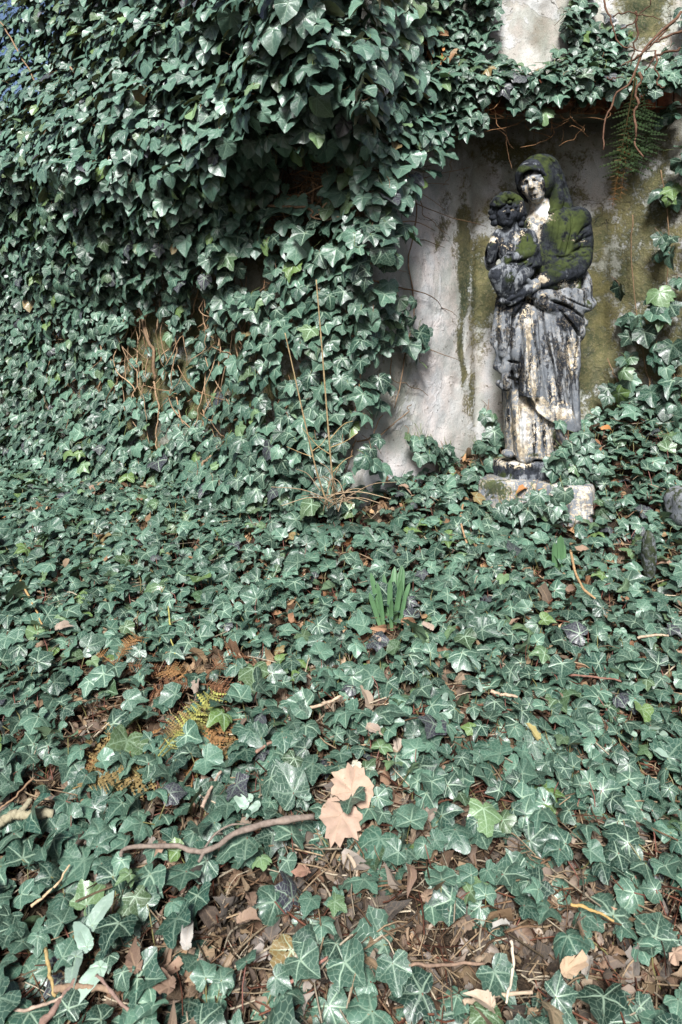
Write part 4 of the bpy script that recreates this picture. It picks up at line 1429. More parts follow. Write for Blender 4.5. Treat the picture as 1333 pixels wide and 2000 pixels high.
# bodice and sleeves
f = Field(985, 1170, 395, 640, -75, 100, 1.7)
f.ell((1078, 455, 6), (56, 58, 40), 8)
f.loft([(430, 1082, 2, 58, 38), (470, 1080, 4, 56, 42), (505, 1078, 4, 52, 42), (560, 1080, 2, 54, 44), (625, 1078, 0, 52, 46)], 6, 2.1)
f.ell((1126, 426, 0), (27, 22, 28), 10)
f.tube([(1128, 432, 0), (1133, 470, -2), (1131, 505, 6)], [24, 25, 24], 8)
f.tube([(1131, 505, 6), (1118, 526, 28), (1086, 538, 50), (1058, 551, 63)], [24, 22, 17, 14], 7)
f.tube([(1120, 530, 24), (1096, 552, 40), (1070, 560, 56)], [16, 12, 9], 6)
f.ell((1051, 408, 34), (22, 30, 24), 4, 'cut')
for pts, w, a in (([(1046, 428), (1040, 455), (1034, 480)], 1.8, 1.6), ([(1052, 428), (1047, 455), (1040, 485)], 1.8, 1.6), ([(1058, 427), (1054, 455), (1048, 488)], 1.8, 1.6),
                  ([(1064, 425), (1060, 450), (1056, 490)], 2, 1.8), ([(1072, 424), (1068, 455), (1062, 500)], 2.6, 2.0), ([(1082, 428), (1078, 460), (1068, 505)], 2.6, 1.6),
                  ([(1104, 416), (1105, 445), (1098, 480), (1090, 505)], 2.6, 3.2), ([(1112, 445), (1100, 470), (1096, 500)], 3, 2.0), ([(1092, 440), (1084, 470), (1072, 503)], 4, -2),
                  ([(1150, 440), (1130, 452), (1112, 474)], 3.2, 2.4), ([(1152, 462), (1132, 470), (1108, 482)], 3.2, 2.6), ([(1150, 486), (1126, 488), (1100, 500)], 3, 2.6), ([(1142, 505), (1118, 506), (1092, 520)], 3, 2.2),
                  ([(1142, 452), (1122, 464), (1106, 480)], 2.4, -1.6), ([(1135, 525), (1112, 520), (1085, 530), (1062, 543)], 3, 1.6), ([(1070, 505), (1085, 508), (1105, 503)], 3, 2.6),
                  ([(1045, 424), (1058, 421), (1076, 412), (1086, 404)], 2.2, -1.8), ([(1042, 429), (1060, 426), (1080, 416)], 1.4, 1.4),
                  ([(1100, 560), (1090, 580), (1085, 600)], 3, 2.4), ([(1120, 548), (1112, 570), (1106, 598)], 3, 2.4), ([(1136, 545), (1132, 570), (1128, 600)], 3, 2)):
    f.stroke(pts, w, a, -30)
f.rough(.7, 10, 8)
link("tunic", f.mesh("tunic", stain_fn([(1085, 450, 26, 60, .72), (1130, 430, 30, 40, .66), (1112, 480, 40, 26, .6), (1100, 520, 40, 14, .7), (1080, 535, 20, 12, .8)], [(1150, 480, 14, 80, .9), (1098, 490, 12, 30, .7), (1130, 560, 40, 40, .9), (1140, 520, 18, 20, .8)],
            [(1045, 450, 10, 36, 1.8), (1056, 425, 24, 9, 1.9), (1060, 545, 16, 10, .8), (1105, 570, 14, 24, .75), (1128, 565, 6, 24, .8), (1125, 470, 30, 3, .4)], .34, .76, .0)), M['stone'], body)

# long under-skirt showing below the cloak
f = Field(955, 1150, 690, 900, -75, 95, 1.7)
f.loft([(700, 1048, 0, 66, 48), (780, 1050, 2, 66, 50), (840, 1052, 3, 66, 52), (875, 1054, 4, 66, 54), (893, 1054, 4, 67, 55)], 4, 2.3)
f.tube([(1016, 770, 36), (1022, 830, 44), (1026, 888, 48)], [17, 18, 18], 8)
f.tube([(1072, 800, 38), (1076, 850, 40), (1082, 886, 42)], [10, 10, 11], 8)
f.ell((992, 886, 40), (11, 8, 18), 5)
f.ell((1104, 850, 20), (20, 12, 26), 6)
f.ell((1106, 868, 22), (20, 10, 24), 6)
for pts, w, a in (([(1001, 770), (1003, 820), (1004, 885)], 3, 5), ([(1042, 805), (1046, 850), (1050, 890)], 3.6, 5), ([(1057, 812), (1062, 850), (1066, 890)], 3, 4.5), ([(1070, 822), (1076, 855), (1082, 888)], 2.6, 4.5),
                  ([(1084, 830), (1090, 860), (1096, 885)], 2.6, 4), ([(1096, 838), (1100, 865), (1108, 880)], 2.4, 3.5), ([(993, 780), (995, 830), (996, 880)], 2, -2), ([(1010, 790), (1014, 840), (1014, 885)], 1.6, 1.5)):
    f.stroke(pts, w, a, -20)
f.rough(.8, 9, 9)
link("skirt", f.mesh("skirt", stain_fn([(1040, 888, 30, 6, .6), (1100, 875, 24, 10, .75), (1085, 850, 10, 18, .5), (1000, 885, 14, 8, .4)], [(1044, 850, 6, 44, .95), (1064, 855, 5, 34, .9), (992, 820, 6, 40, .7), (1084, 860, 5, 30, .8), (1006, 840, 4, 50, .8), (1036, 800, 10, 20, .6)],  # narrow black blobs follow the carved grooves: crease shade painted in
            [(1022, 835, 13, 60, 1.75), (1054, 860, 5, 40, .8), (1076, 860, 8, 40, .8), (1000, 830, 6, 40, .7)], .08, .3, .42)), M['stone'], body)

fold_gain = 1.9
# cloak wound round hips and legs, diagonal hem
f = Field(940, 1180, 515, 850, -84, 110, 1.7)
f.loft([(560, 1078, 0, 66, 50), (600, 1070, 0, 72, 54), (650, 1056, 2, 74, 58), (700, 1052, 4, 73, 60), (760, 1054, 5, 73, 60), (845, 1058, 6, 72, 62)], 6, 2.25)
f.tube([(1020, 610, 50), (1022, 690, 62), (1036, 780, 60)], [20, 24, 18], 14)
f.ell((1128, 648, 8), (14, 18, 26), 8)
f.ell((1116, 700, 10), (14, 40, 30), 10)
X, Y, D = np.meshgrid(*f.ax, indexing='ij', sparse=True)
hem = np.interp(X, [945, 968, 990, 997, 1017, 1026, 1034, 1046, 1066, 1091, 1122, 1172], [690, 735, 752, 766, 769, 786, 800, 809, 820, 833, 843, 846])
hem = np.where(D < -10, 800, hem)
f.f = np.maximum(f.f, (Y - hem) * 0.8)
# waist roll and knotted end
f.tube([(1040, 576, 62), (1066, 574, 56), (1100, 588, 44), (1140, 598, 18), (1157, 592, 2)], [8, 12, 13, 12, 9], 5)
f.tube([(1052, 586, 58), (1080, 604, 50), (1112, 622, 34), (1140, 630, 12)], [8, 12, 13, 9], 6)
f.ell((1142, 566, -8), (15, 40, 18), 10)
# cascade of folds under the child, along the left edge
f.tube([(978, 585, 50), (973, 625, 46), (963, 666, 40)], [9, 8, 6], 4)
f.tube([(988, 590, 58), (988, 640, 58), (984, 690, 54)], [12, 14, 10], 5)
f.tube([(966, 668, 38), (978, 690, 46), (970, 716, 38)], [6, 8, 6], 4)
f.tube([(972, 716, 38), (988, 722, 52), (990, 700, 54)], [7, 9, 8], 4)
f.tube([(974, 748, 38), (990, 754, 52), (990, 735, 54)], [6, 9, 8], 4)
f.tube([(1012, 592, 70), (998, 606, 66), (985, 604, 60)], [8, 9, 7], 5)
for pts, w, a in (([(1046, 600), (1047, 641), (1055, 682), (1069, 747), (1080, 800)], 2.2, 5), ([(1000, 612), (1001, 677), (997, 760)], 2.6, 6.5), ([(1012, 646), (1017, 722), (1026, 767), (1042, 800)], 5.5, 4.5),
                  ([(1030, 594), (1033, 677), (1044, 745), (1055, 805)], 5, -3.5), ([(1022, 600), (1023, 640), (1030, 700)], 2, 1.8), ([(1060, 612), (1068, 670), (1082, 740), (1094, 810)], 5, 3),
                  ([(1066, 600), (1090, 622), (1112, 646), (1125, 660)], 3, 4), ([(1060, 590), (1090, 600), (1130, 622)], 2.4, 4), ([(1070, 576), (1105, 592), (1145, 604)], 1.8, 2.4), ([(1072, 622), (1096, 660), (1110, 700)], 4, -2.2),
                  ([(1086, 650), (1098, 700), (1104, 760), (1110, 820)], 5, 3), ([(1118, 670), (1108, 720), (1112, 780)], 3, 2.4), ([(1084, 680), (1086, 740), (1100, 800)], 4, -2), ([(1056, 640), (1062, 700), (1074, 760)], 4, -1.6),
                  ([(985, 610), (983, 650), (976, 690)], 2, 2.4), ([(992, 700), (994, 730)], 2, 3), ([(976, 702), (996, 706)], 2, 3), ([(976, 733), (998, 738)], 2.2, 4), ([(1000, 560), (990, 590), (980, 600)], 2, 1.5)):
    f.stroke(pts, w, a, -20)
f.rough(1.0, 11, 10)
link("cloak", f.mesh("cloak", stain_fn([(1150, 592, 12, 10, .55), (985, 580, 14, 14, .5)], [(1018, 730, 9, 60, .9), (1070, 700, 12, 80, .5), (1110, 630, 50, 22, .75), (1095, 720, 14, 50, .7), (1012, 600, 30, 16, .9), (1090, 600, 40, 14, .85), (965, 650, 10, 60, .4), (990, 640, 12, 60, .35)],
            [(1034, 650, 9, 70, .85), (1042, 740, 9, 60, .75), (1056, 800, 26, 26, .95), (1118, 690, 10, 40, .7), (1090, 810, 30, 26, .8), (1078, 760, 10, 30, .5), (975, 620, 6, 30, .6), (1060, 575, 10, 6, .5), (1024, 625, 10, 24, .6)], .0, .42, .18)), M['stone'], body)

fold_gain = 1.4
# --- the child
f = Field(935, 1060, 370, 610, 0, 125, 1.5)
RC = rot(math.radians(-8), math.radians(6), math.radians(4))
head(f, (991, 415, 64), RC, 29, 1.12)
f.cone((998, 440, 58), (1000, 455, 54), 13, 15, 5)
f.ell((1001, 480, 50), (30, 38, 24), 6)
f.tube([(975, 458, 54), (962, 486, 62), (957, 506, 66)], [11, 10.5, 9.5], 4)
f.tube([(957, 506, 66), (961, 488, 76), (965, 472, 82)], [9.5, 9, 8], 3)          # raised forearm, hand broken off
f.tube([(1022, 460, 54), (1036, 478, 64), (1034, 494, 74)], [13, 12, 11], 4)
f.tube([(1034, 494, 74), (1014, 500, 86), (998, 503, 90)], [10, 8, 6.5], 3)
for j, (dy, ln) in enumerate(((-5, 12), (-1.5, 16), (2, 15), (5.5, 12))):
    f.tube([(1000, 503 + dy * .7, 91), (998 - ln * .6, 505 + dy, 93), (996 - ln, 509 + dy * 1.2, 90)], [3.3, 3, 2.3], 1.2)
f.tube([(1004, 498, 93), (998, 494, 96), (991, 495, 96)], [3.3, 3, 2.4], 1.2)
f.tube([(1014, 520, 56), (990, 530, 80), (971, 536, 88)], [20, 18, 14.5], 6)      # thigh and knee
f.tube([(970, 538, 88), (978, 562, 82), (986, 584, 74)], [13.5, 11, 7.5], 4)
f.tube([(1028, 524, 60), (1012, 542, 84), (1003, 566, 80), (996, 586, 76)], [18, 15, 11, 8], 5)
for x0, y0 in ((986, 588), (995, 590)):
    f.ell((x0 - 4, y0, 80), (8, 5, 9), 3)
f.rough(.5, 7, 12)
child = link("child", f.mesh("child", stain_fn([(1012, 460, 16, 10, .4), (1030, 490, 20, 20, .85), (990, 508, 20, 10, .6)], [(992, 415, 30, 34, 1.1), (968, 536, 16, 20, .8), (985, 575, 16, 20, .7)],
             [(963, 468, 9, 6, 1.0), (1008, 462, 16, 10, .55), (986, 412, 5, 3, .6), (1002, 410, 5, 3, .6), (990, 478, 20, 18, .35)], .12, .5, .05)), M['stone'], statue)
f = Field(938, 1050, 362, 462, 2, 116, 1.3)
f.ell((992, 409, 52), (33, 33, 29), 3)
f.ell((990, 426, 84), (23, 28, 26), 3, 'cut')
r2 = np.random.default_rng(3)
for i in range(150):
    u, w = r2.uniform(-2.9, .15), r2.uniform(-1.3, 1.45)
    x, y_, d = 992 + 31 * math.cos(u) * math.cos(w), 409 + 30 * math.sin(u), 54 + 28 * math.sin(w)
    if (x - 990) ** 2 / 23 ** 2 + (y_ - 425) ** 2 / 27 ** 2 < 1 and d > 60:
        continue
    q = r2.uniform(3.2, 6.2)
    f.ell((x, y_, d), (q, q * r2.uniform(.7, 1.1), q), 2.2)
f.ell((990, 428, 92), (25, 27, 30), 2, 'cut')
for x, y_ in ((963, 425), (961, 415), (1020, 428), (1023, 418), (966, 436), (1018, 438)):
    f.ell((x, y_, 58), (7, 6, 8), 2)
f.rough(1.1, 5, 13)
link("hair", f.mesh("hair", stain_fn([(995, 388, 26, 12, .95), (975, 395, 14, 14, .6), (1012, 395, 10, 10, .5)], [], [(1018, 405, 6, 16, .4)], .2, .85, 0)), M['stone'], child)
f = Field(940, 1066, 440, 615, 0, 125, 1.6)
f.loft([(452, 1004, 46, 26, 24), (480, 1006, 46, 33, 28), (515, 1008, 50, 36, 34), (535, 1006, 54, 36, 36)], 5)
f.ell((996, 440, 60), (22, 26, 30), 4, 'cut')
f.tube([(1018, 524, 62), (996, 536, 84), (986, 556, 84), (992, 582, 76)], [20, 17, 14, 11], 8)
f.tube([(1022, 460, 52), (1037, 478, 62), (1036, 492, 72)], [14.5, 15, 13.5], 5)
for pts, w, a in (([(1022, 520), (1004, 540), (990, 570)], 2.2, 2.6), ([(1012, 518), (994, 534), (982, 560)], 2.2, 2.6), ([(1030, 528), (1014, 552), (1002, 582)], 2.4, 3), ([(1000, 470), (998, 490), (1002, 512)], 2, 1.6), ([(1012, 465), (1010, 485)], 2, 1.6),
                  ([(985, 470), (984, 490), (988, 515)], 2, 1.6), ([(1046, 478), (1030, 484), (1018, 488)], 2, 2), ([(972, 512), (990, 520), (1010, 515)], 2.4, 2.4)):
    f.stroke(pts, w, a, 0)
f.rough(.7, 8, 14)
link("garment", f.mesh("garment", stain_fn([(1032, 478, 18, 22, .95), (1000, 545, 22, 26, .6), (1015, 505, 20, 14, .6)], [(985, 560, 22, 30, .7), (1020, 530, 14, 20, .7)], [(1008, 460, 20, 14, .6), (985, 485, 10, 20, .3)], .2, .55, 0)), M['stone'], child)
print("statue done")
#@@SECTION5
# ---------------------------------------------------------------- ivy round the plinth
def flat_surf(y):
    return lambda px, py, f: pos(px, py, y - 0.05 * f)


foot = tag(empty("plinth_ivy", (0.8, 2.72, 0.5)), "ivy sprigs growing up in front of the stone block and over the statue's base", "ivy")
patch("foot", [(1010, 985, 46, 22, 1), (1060, 985, 46, 26, 1), (1095, 1000, 30, 20, .8), (1045, 960, 26, 14, .9), (1005, 955, 12, 10, .6), (1100, 965, 20, 18, .8)], flat_surf(2.74), 1500, (.06, .085), parent=foot, thr=.4, up=.5, dens=.22)
patch("foot", [(1095, 905, 20, 22, 1), (1118, 885, 22, 22, 1), (1150, 905, 34, 34, 1), (1135, 870, 26, 14, .9), (1095, 940, 20, 12, .8), (1092, 825, 12, 12, .6), (1128, 845, 22, 12, .7)], flat_surf(2.86), 1300, (.055, .085), parent=foot, thr=.35, up=.5, dens=.7)
patch("foot", [(962, 850, 12, 34, .9), (955, 815, 14, 12, .9), (965, 895, 20, 22, 1), (948, 870, 16, 16, .9), (940, 915, 22, 14, .8)], flat_surf(3.1), 900, (.06, .08), parent=foot, thr=.35, up=.4, dens=.8)
patch("foot", [(840, 880, 26, 16, 1), (865, 890, 26, 20, 1), (820, 862, 22, 14, 1), (880, 905, 16, 14, .8), (800, 850, 14, 10, .7)], reveal_surf, 800, (.05, .07), parent=foot, thr=.35, up=.5, dens=.8)

# ---------------------------------------------------------------- fallen branches and twigs
def ground_line(pts, n, lift):
    c = curve([(a, b, 0) for a, b in pts], n)
    return on_ground(c[:, 0], c[:, 1], lift)


def stick(name, label, cat, pts, r0, r1, lift=.03, tint=(.16, .11, .08), side=(), group=None, n=36):
    root = None
    mb = MB()
    w = ground_line(pts, n, lift)
    w = w + 0.006 * (np.stack([fbm(np.stack([np.arange(n) * .5 + rng.random() * 50, np.full(n, k * 9.1)], -1), 2, 2) for k in range(3)], -1) - .5)
    r = np.linspace(r0, r1, n) * (1 + 0.18 * (rng.random(n) > .88) + .08 * rng.normal(0, 1, n))
    mb.tube(w, r, 8, tint, .25)
    if side:
        root = tag(empty(name, w[0]), label, cat, group)
        mb.build("stem", M['bark'], root)
        for sp, a, b in side:
            m2 = MB()
            k = 18
            w2 = ground_line(sp, k, lift)
            w2[0] = w[np.argmin(np.linalg.norm(w - w2[0], axis=1))]
            m2.tube(w2, np.linspace(a, b, k), 7, tint, .25)
            m2.build("side_shoot", M['bark'], root)
    else:
        tag(mb.build(name, M['bark']), label, cat, group)


stick("fallen_branch", "long crooked grey brown branch lying across the ivy left of the pale maple leaf", "branch",
      [(235, 1675), (246, 1658), (300, 1652), (345, 1650), (372, 1660), (400, 1663), (440, 1640), (485, 1620), (540, 1604), (612, 1597)], .0034, .0062, .098, (.15, .12, .10),
      side=[([(400, 1662), (392, 1678), (388, 1684)], .004, .003), ([(398, 1660), (420, 1630), (450, 1612), (480, 1610)], .0025, .0015)])
stick("broken_branch", "thick forked broken branch poking in at the left edge of the picture", "branch", [(-30, 1618), (0, 1606), (30, 1592), (60, 1592), (103, 1588)], .0105, .0085, .075, (.21, .19, .13), side=[([(34, 1592), (48, 1578), (60, 1562)], .008, .006)])
stick("thin_branch", "thin brown twig running down from the long crooked branch into the litter", "twig", [(378, 1705), (366, 1730), (345, 1748), (328, 1768), (305, 1797)], .0042, .004, .03, (.17, .11, .085))
for i, (pts, r, t, lab) in enumerate([
        ([(75, 2010), (110, 1965), (150, 1912)], .0058, (.16, .105, .085), "stout pinkish brown stick slanting up from the lower left corner"),
        ([(105, 1932), (160, 1928), (222, 1938)], .0055, (.18, .125, .085), "short stout tan stick lying level near the lower left corner"),
        ([(190, 1905), (230, 1955), (290, 2005)], .003, (.17, .115, .095), "long pale reddish twig crossing the lower left litter"),
        ([(-10, 1975), (60, 1970), (130, 1945)], .003, (.25, .19, .15), "thin grey twig lying at the bottom left corner"),
        ([(960, 1350), (985, 1357), (1010, 1360)], .0045, (.34, .25, .18), "short tan twig on the ivy right of the picture's middle"),
        ([(1115, 1075), (1122, 1110), (1140, 1150), (1166, 1172)], .0055, (.26, .17, .09), "crooked yellow brown stick standing among ivy below the plinth"),
        ([(1245, 1246), (1280, 1240), (1308, 1242)], .004, (.32, .25, .18), "pale straight twig near the right edge in the middle distance"),
        ([(1110, 1318), (1170, 1322), (1215, 1330)], .003, (.15, .08, .06), "dark reddish twig on the ground at the right"),
        ([(1115, 1765), (1160, 1778), (1200, 1800)], .003, (.30, .20, .08), "yellowish stalk lying in the litter at lower right"),
        ([(905, 1960), (960, 1945), (1040, 1938)], .004, (.28, .22, .16), "pale bent stalk arching over the litter at the bottom"),
        ([(1000, 1840), (1002, 1900), (990, 1960)], .0028, (.42, .36, .28), "bleached straight stalk standing in the front litter"),
        ([(800, 1885), (860, 1884), (945, 1882)], .003, (.16, .11, .08), "dark level twig in the middle of the front litter"),
        ([(560, 1925), (590, 1900), (640, 1872)], .003, (.20, .10, .08), "slender reddish twig in the lower middle left litter"),
        ([(65, 1520), (25, 1560), (0, 1580)], .0025, (.2, .13, .08), "thin brown twig at the left edge above the broken branch"),
        ([(60, 1770), (110, 1730), (135, 1690)], .0028, (.36, .27, .17), "straight straw coloured stalk leaning among ivy at lower left"),
        ([(395, 1578), (412, 1540), (432, 1508)], .0045, (.24, .18, .14), "short grey twig leaning beside the yellow fern"),
        ([(500, 1470), (530, 1450), (560, 1440)], .004, (.19, .12, .09), "brown twig under the ivy right of the yellow fern"),
        ([(600, 1385), (640, 1372), (668, 1360)], .0045, (.33, .25, .18), "tan twig on bare litter above the pale maple leaf"),
        ([(905, 985), (900, 1020), (912, 1060)], .005, (.25, .16, .09), "brown bent stem in the ivy left of the plinth"),
        ([(330, 1185), (333, 1240), (343, 1278)], .0028, (.26, .24, .08), "upright greenish shoot in the ivy left of the daffodil leaves"),
        ([(40, 1135), (60, 1170), (85, 1225)], .0035, (.30, .20, .09), "slanting yellow brown shoot in the ivy at the far left"),
        ([(88, 1850), (98, 1905), (108, 1945)], .0035, (.27, .2, .09), "upright yellow brown shoot rising from the lower left ivy")]):
    stick("twig", lab, "twig", pts, r * .95, r * .7, .072, t, n=20)

# ---------------------------------------------------------------- tall dry stalks against the ivy
def stalk(pts, depths, r0, r1, lab, sides):
    p = np.array([pos(a, b, d) for (a, b), d in zip(pts, depths)])
    root = tag(empty("dry_stalk", p[0]), lab, "stalk")
    mb = MB()
    c = curve(p, 40)
    r = np.linspace(r0, r1, 40)
    r[::6] *= 1.22
    mb.tube(c, r, 7, (.24, .18, .10), .1)
    mb.build("stem", M['bark'], root)
    for sp, d, a in sides:
        m2 = MB()
        q = np.array([pos(u, v, d) for u, v in sp])
        q[0] = c[np.argmin(np.linalg.norm(c - q[0], axis=1))]
        m2.tube(curve(q, 12), np.linspace(a, a * .5, 12), 5, (.25, .18, .09), .1)
        m2.build("side_shoot", M['bark'], root)


stalk([(655, 985), (651, 945), (645, 880), (634, 740), (626, 640), (618, 546)], [2.5, 2.46, 2.42, 2.38, 2.36, 2.34], .0036, .0022, "taller straight dry straw coloured stalk standing against the ivy wall",
      [([(650, 880), (675, 862), (700, 845)], 2.42, .002), ([(648, 890), (620, 870), (590, 835)], 2.42, .002), ([(652, 920), (672, 900), (690, 890)], 2.45, .002), ([(644, 850), (670, 830), (690, 822)], 2.42, .0018)])
stalk([(640, 985), (628, 950), (615, 905), (595, 820), (575, 730), (557, 650)], [2.5, 2.48, 2.45, 2.42, 2.4, 2.38], .0034, .002, "shorter leaning dry stalk left of the taller straight one",
      [([(612, 895), (590, 885), (560, 872)], 2.45, .0018), ([(608, 880), (628, 868), (640, 850)], 2.45, .0018)])
root = tag(empty("dry_grass_tuft", pos(650, 985, 2.5)), "tuft of dry broken straw round the foot of the two tall stalks", "dry grass")
for _ in range(26):
    mb = MB()
    a, b = rng.normal(645, 16), rng.uniform(950, 1000)
    y = 2.5 + rng.uniform(-.08, .05)
    p0 = pos(a, b, y)
    d = np.array([rng.normal(0, .10), rng.normal(-.03, .06), rng.uniform(.0, .11)])
    mb.tube(curve([p0, p0 + d * .5 + [0, 0, .02], p0 + d], 10), np.linspace(.0022, .0011, 10), 4, np.array([.27, .20, .13]) * rng.uniform(.6, 1.2))
    mb.build("blade", M['bark'], root)

# ---------------------------------------------------------------- daffodil shoots
def blade_mesh(p0, p1, w, bend, face, tint):
    n = 14
    t = np.linspace(0, 1, n)
    ax = p1 - p0
    L = np.linalg.norm(ax)
    side = nrm(np.cross(nrm(ax), face))
    fr = np.cross(side, nrm(ax))
    ctr = p0 + ax * t[:, None] + fr * (bend * (t ** 2))[:, None]
    wid = w * np.minimum(1, 0.72 + 0.7 * t) * np.sqrt(np.clip(1 - np.clip((t - .72) / .28, 0, 1) ** 2.2, 0.004, 1))
    th = np.linspace(0, 2 * np.pi, 9)[:-1]
    prof = np.stack([np.cos(th), np.sin(th) * .10 + .45 * np.cos(th) ** 2], -1)
    v = ctr[:, None] + wid[:, None, None] * .5 * (prof[None, :, :1] * side + prof[None, :, 1:] * fr)
    v = v.reshape(-1, 3)
    i = np.arange(n - 1)[:, None] * 8
    j = np.arange(8)[None]
    q = np.stack([i + j, i + (j + 1) % 8, i + 8 + (j + 1) % 8, i + 8 + j], -1).reshape(-1, 4)
    tn = np.repeat(np.array(tint)[None] * (1 - .2 * t[:, None]) + np.array([.10, .09, .04]) * np.clip(.35 - t, 0, 1)[:, None], 8, 0)
    m = MB()
    m.add(v, q, None, tn)
    return m


def shoots(lab, base_px, tips, w, name="daffodil_leaves"):
    b = on_ground(*base_px)
    root = tag(empty(name, b), lab, "plant")
    for k, (tx, ty, dx, wd, dy) in enumerate(tips):
        p0 = b + np.array([dx * .001, dy, 0.0])
        yb = p0[1]
        p1 = pos(tx, ty, yb + dy * .8 - .01)
        g = np.array([.075, .155, .07]) * rng.uniform(.85, 1.2)
        blade_mesh(p0, p1, w * wd, rng.uniform(-.028, .028), nrm(np.array([rng.normal(0, .35), -1, .1])), g).build("blade", M['blade'], root)


shoots("clump of broad blunt green daffodil leaves standing up out of the ivy", (762, 1228),
       [(724, 1118, -22, 1.0, .03), (752, 1122, -8, .95, .035), (772, 1108, 2, 1.1, .05), (788, 1106, 14, 1.1, .045), (795, 1112, 22, 1.0, .03), (762, 1132, 0, .95, .0), (783, 1128, 14, 1.0, .005), (740, 1150, -20, .85, -.005),
        (722, 1158, -30, .85, .01), (762, 1164, 4, .8, -.02), (796, 1158, 26, .8, -.005), (808, 1170, 36, .9, .02), (778, 1118, 8, .9, .055), (736, 1136, -16, .8, .02), (756, 1140, -4, .8, .025), (802, 1138, 24, .8, .04), (730, 1132, -20, .8, .04)], .0185)
shoots("pair of narrow green leaf shoots in the ivy below the plinth", (1092, 1128), [(1080, 1058, -14, .8, .0), (1098, 1042, 4, .9, .01), (1104, 1062, 12, .7, .0)], .03, "bulb_shoots")

# ---------------------------------------------------------------- ferns
def frond(mb, p0, d, nor, L, W, tint, droop=.3, n=22, teeth=5):
    d, nor = nrm(d), nrm(nor)
    side = np.cross(d, nor)
    t = np.linspace(0, 1, n + 4)
    spine = p0 + d * (L * t)[:, None] - nor * (droop * L * t ** 2)[:, None]
    mb.tube(spine, np.linspace(.0022, .0008, n + 4), 4, np.array(tint) * .8)
    for i in range(2, n + 3):
        tt = t[i]
        ln = W * math.sin(math.pi * min(1, .25 + .75 * (1 - tt))) * (1.0 if tt > .15 else .6) * rng.uniform(.45, 1.15)
        for s in (-1, 1):
            pd = nrm(side * s + d * rng.uniform(.25, .55) - nor * rng.uniform(-.1, .5))
            pn = nrm(nor + rng.normal(0, .55, 3))
            pw = nrm(np.cross(pd, pn))
            c = spine[i]
            vs, tr = [c], []
            for k in range(teeth):
                u0, u1 = k / teeth, (k + .75) / teeth
                wv = ln * .14 * (1 - .8 * u0)
                for sg in (-1, 1):
                    b0 = c + pd * ln * u0
                    b1 = c + pd * ln * min(1, u0 + 1.05 / teeth)
                    tp = c + pd * ln * u1 + pw * sg * wv - pn * wv * .25
                    m = len(vs)
                    vs += [b0, b1, tp]
                    tr.append((m, m + 1, m + 2))
            mb.add(np.array(vs), None, tr, np.array(tint) * rng.uniform(.65, 1.25))


def fern(lab, base, fr, name="dry_fern", cat="fern"):
    root = tag(empty(name, base), lab, cat)
    for d, nor, L, W, tint, dr in fr:
        mb = MB()
        frond(mb, np.array(base) + rng.normal(0, .01, 3), np.array(d, float), np.array(nor, float), L, W, tint, dr)
        mb.build("frond", M['fern'], root)


YG, OR, RB_, YB = (.15, .14, .05), (.19, .105, .045), (.13, .065, .034), (.19, .14, .06)
b = on_ground(150, 1535, .06)
fern("yellow brown dying fern spread in the ivy at the lower left", b, [((.6, .9, .16), (0, -.3, 1), .26, .07, OR, .1), ((.15, .95, .2), (0, -.4, 1), .24, .07, YB, .1), ((.95, .5, .15), (0, -.3, 1), .2, .06, YB, .1), ((.0, .9, .1), (0, -.4, 1), .20, .06, OR, .2),
      ((.4, .6, .1), (0, -.4, 1), .2, .06, YG, .2), ((.85, .25, .05), (0, -.3, 1), .18, .06, YB, .2)])
b = on_ground(305, 1490, .07)
fern("pale yellow green fern frond standing between ivy leaves", b, [((.42, .85, .25), (0, -.5, 1), .24, .055, (.24, .24, .07), .1), ((.2, .6, .1), (0, -.5, 1), .18, .05, YB, .1), ((.5, .9, .12), (0, -.5, 1), .2, .05, YG, .05)])
b = on_ground(375, 1515, .06)
fern("short orange brown fern right of the pale green frond", b, [((.3, .8, .2), (0, -.5, 1), .2, .055, OR, .1), ((.6, .6, .1), (0, -.5, 1), .16, .05, YB, .1), ((-.1, .7, .1), (0, -.5, 1), .16, .05, OR, .1)])
b = on_ground(215, 1300, .06)
fern("withered rust coloured fern behind the yellow brown one", b, [((.5, .5, .3), (0, -.5, 1), .18, .045, RB_, .5), ((-.6, .4, .25), (0, -.5, 1), .18, .045, OR, .5), ((.9, .1, .2), (0, -.5, 1), .16, .04, RB_, .5), ((.1, .2, .3), (0, -.5, 1), .14, .04, OR, .6)])
b = on_ground(390, 1330, .07)
fern("crumpled rust brown fern beside pale curled dead leaf", b, [((.4, .5, .3), (0, -.5, 1), .16, .04, RB_, .6), ((-.5, .3, .25), (0, -.5, 1), .16, .04, OR, .6), ((.9, -.2, .2), (0, -.5, 1), .14, .04, RB_, .6), ((-.9, -.1, .2), (0, -.5, 1), .16, .04, RB_, .5)])
b = pos(1245, 150, 2.75)
root = fern("dark green fern hanging down the niche wall with a withered brown tip", b, [((-.05, -.12, -1), (-.3, -1, .1), .40, .085, (.018, .034, .012), .05), ((-.26, -.12, -1), (-.3, -1, .1), .42, .075, (.022, .036, .012), .05), ((.12, -.1, -1), (-.2, -1, .1), .32, .07, (.016, .030, .010), .05),
      ((-.16, -.05, -1), (-.3, -1, .1), .50, .03, (.11, .055, .02), .02), ((-.19, -.03, -1), (-.3, -1, .1), .54, .025, (.15, .07, .022), .02), ((-.18, -.04, -1), (.5, -1, .1), .52, .03, (.07, .045, .018), .02)], "hanging_fern")

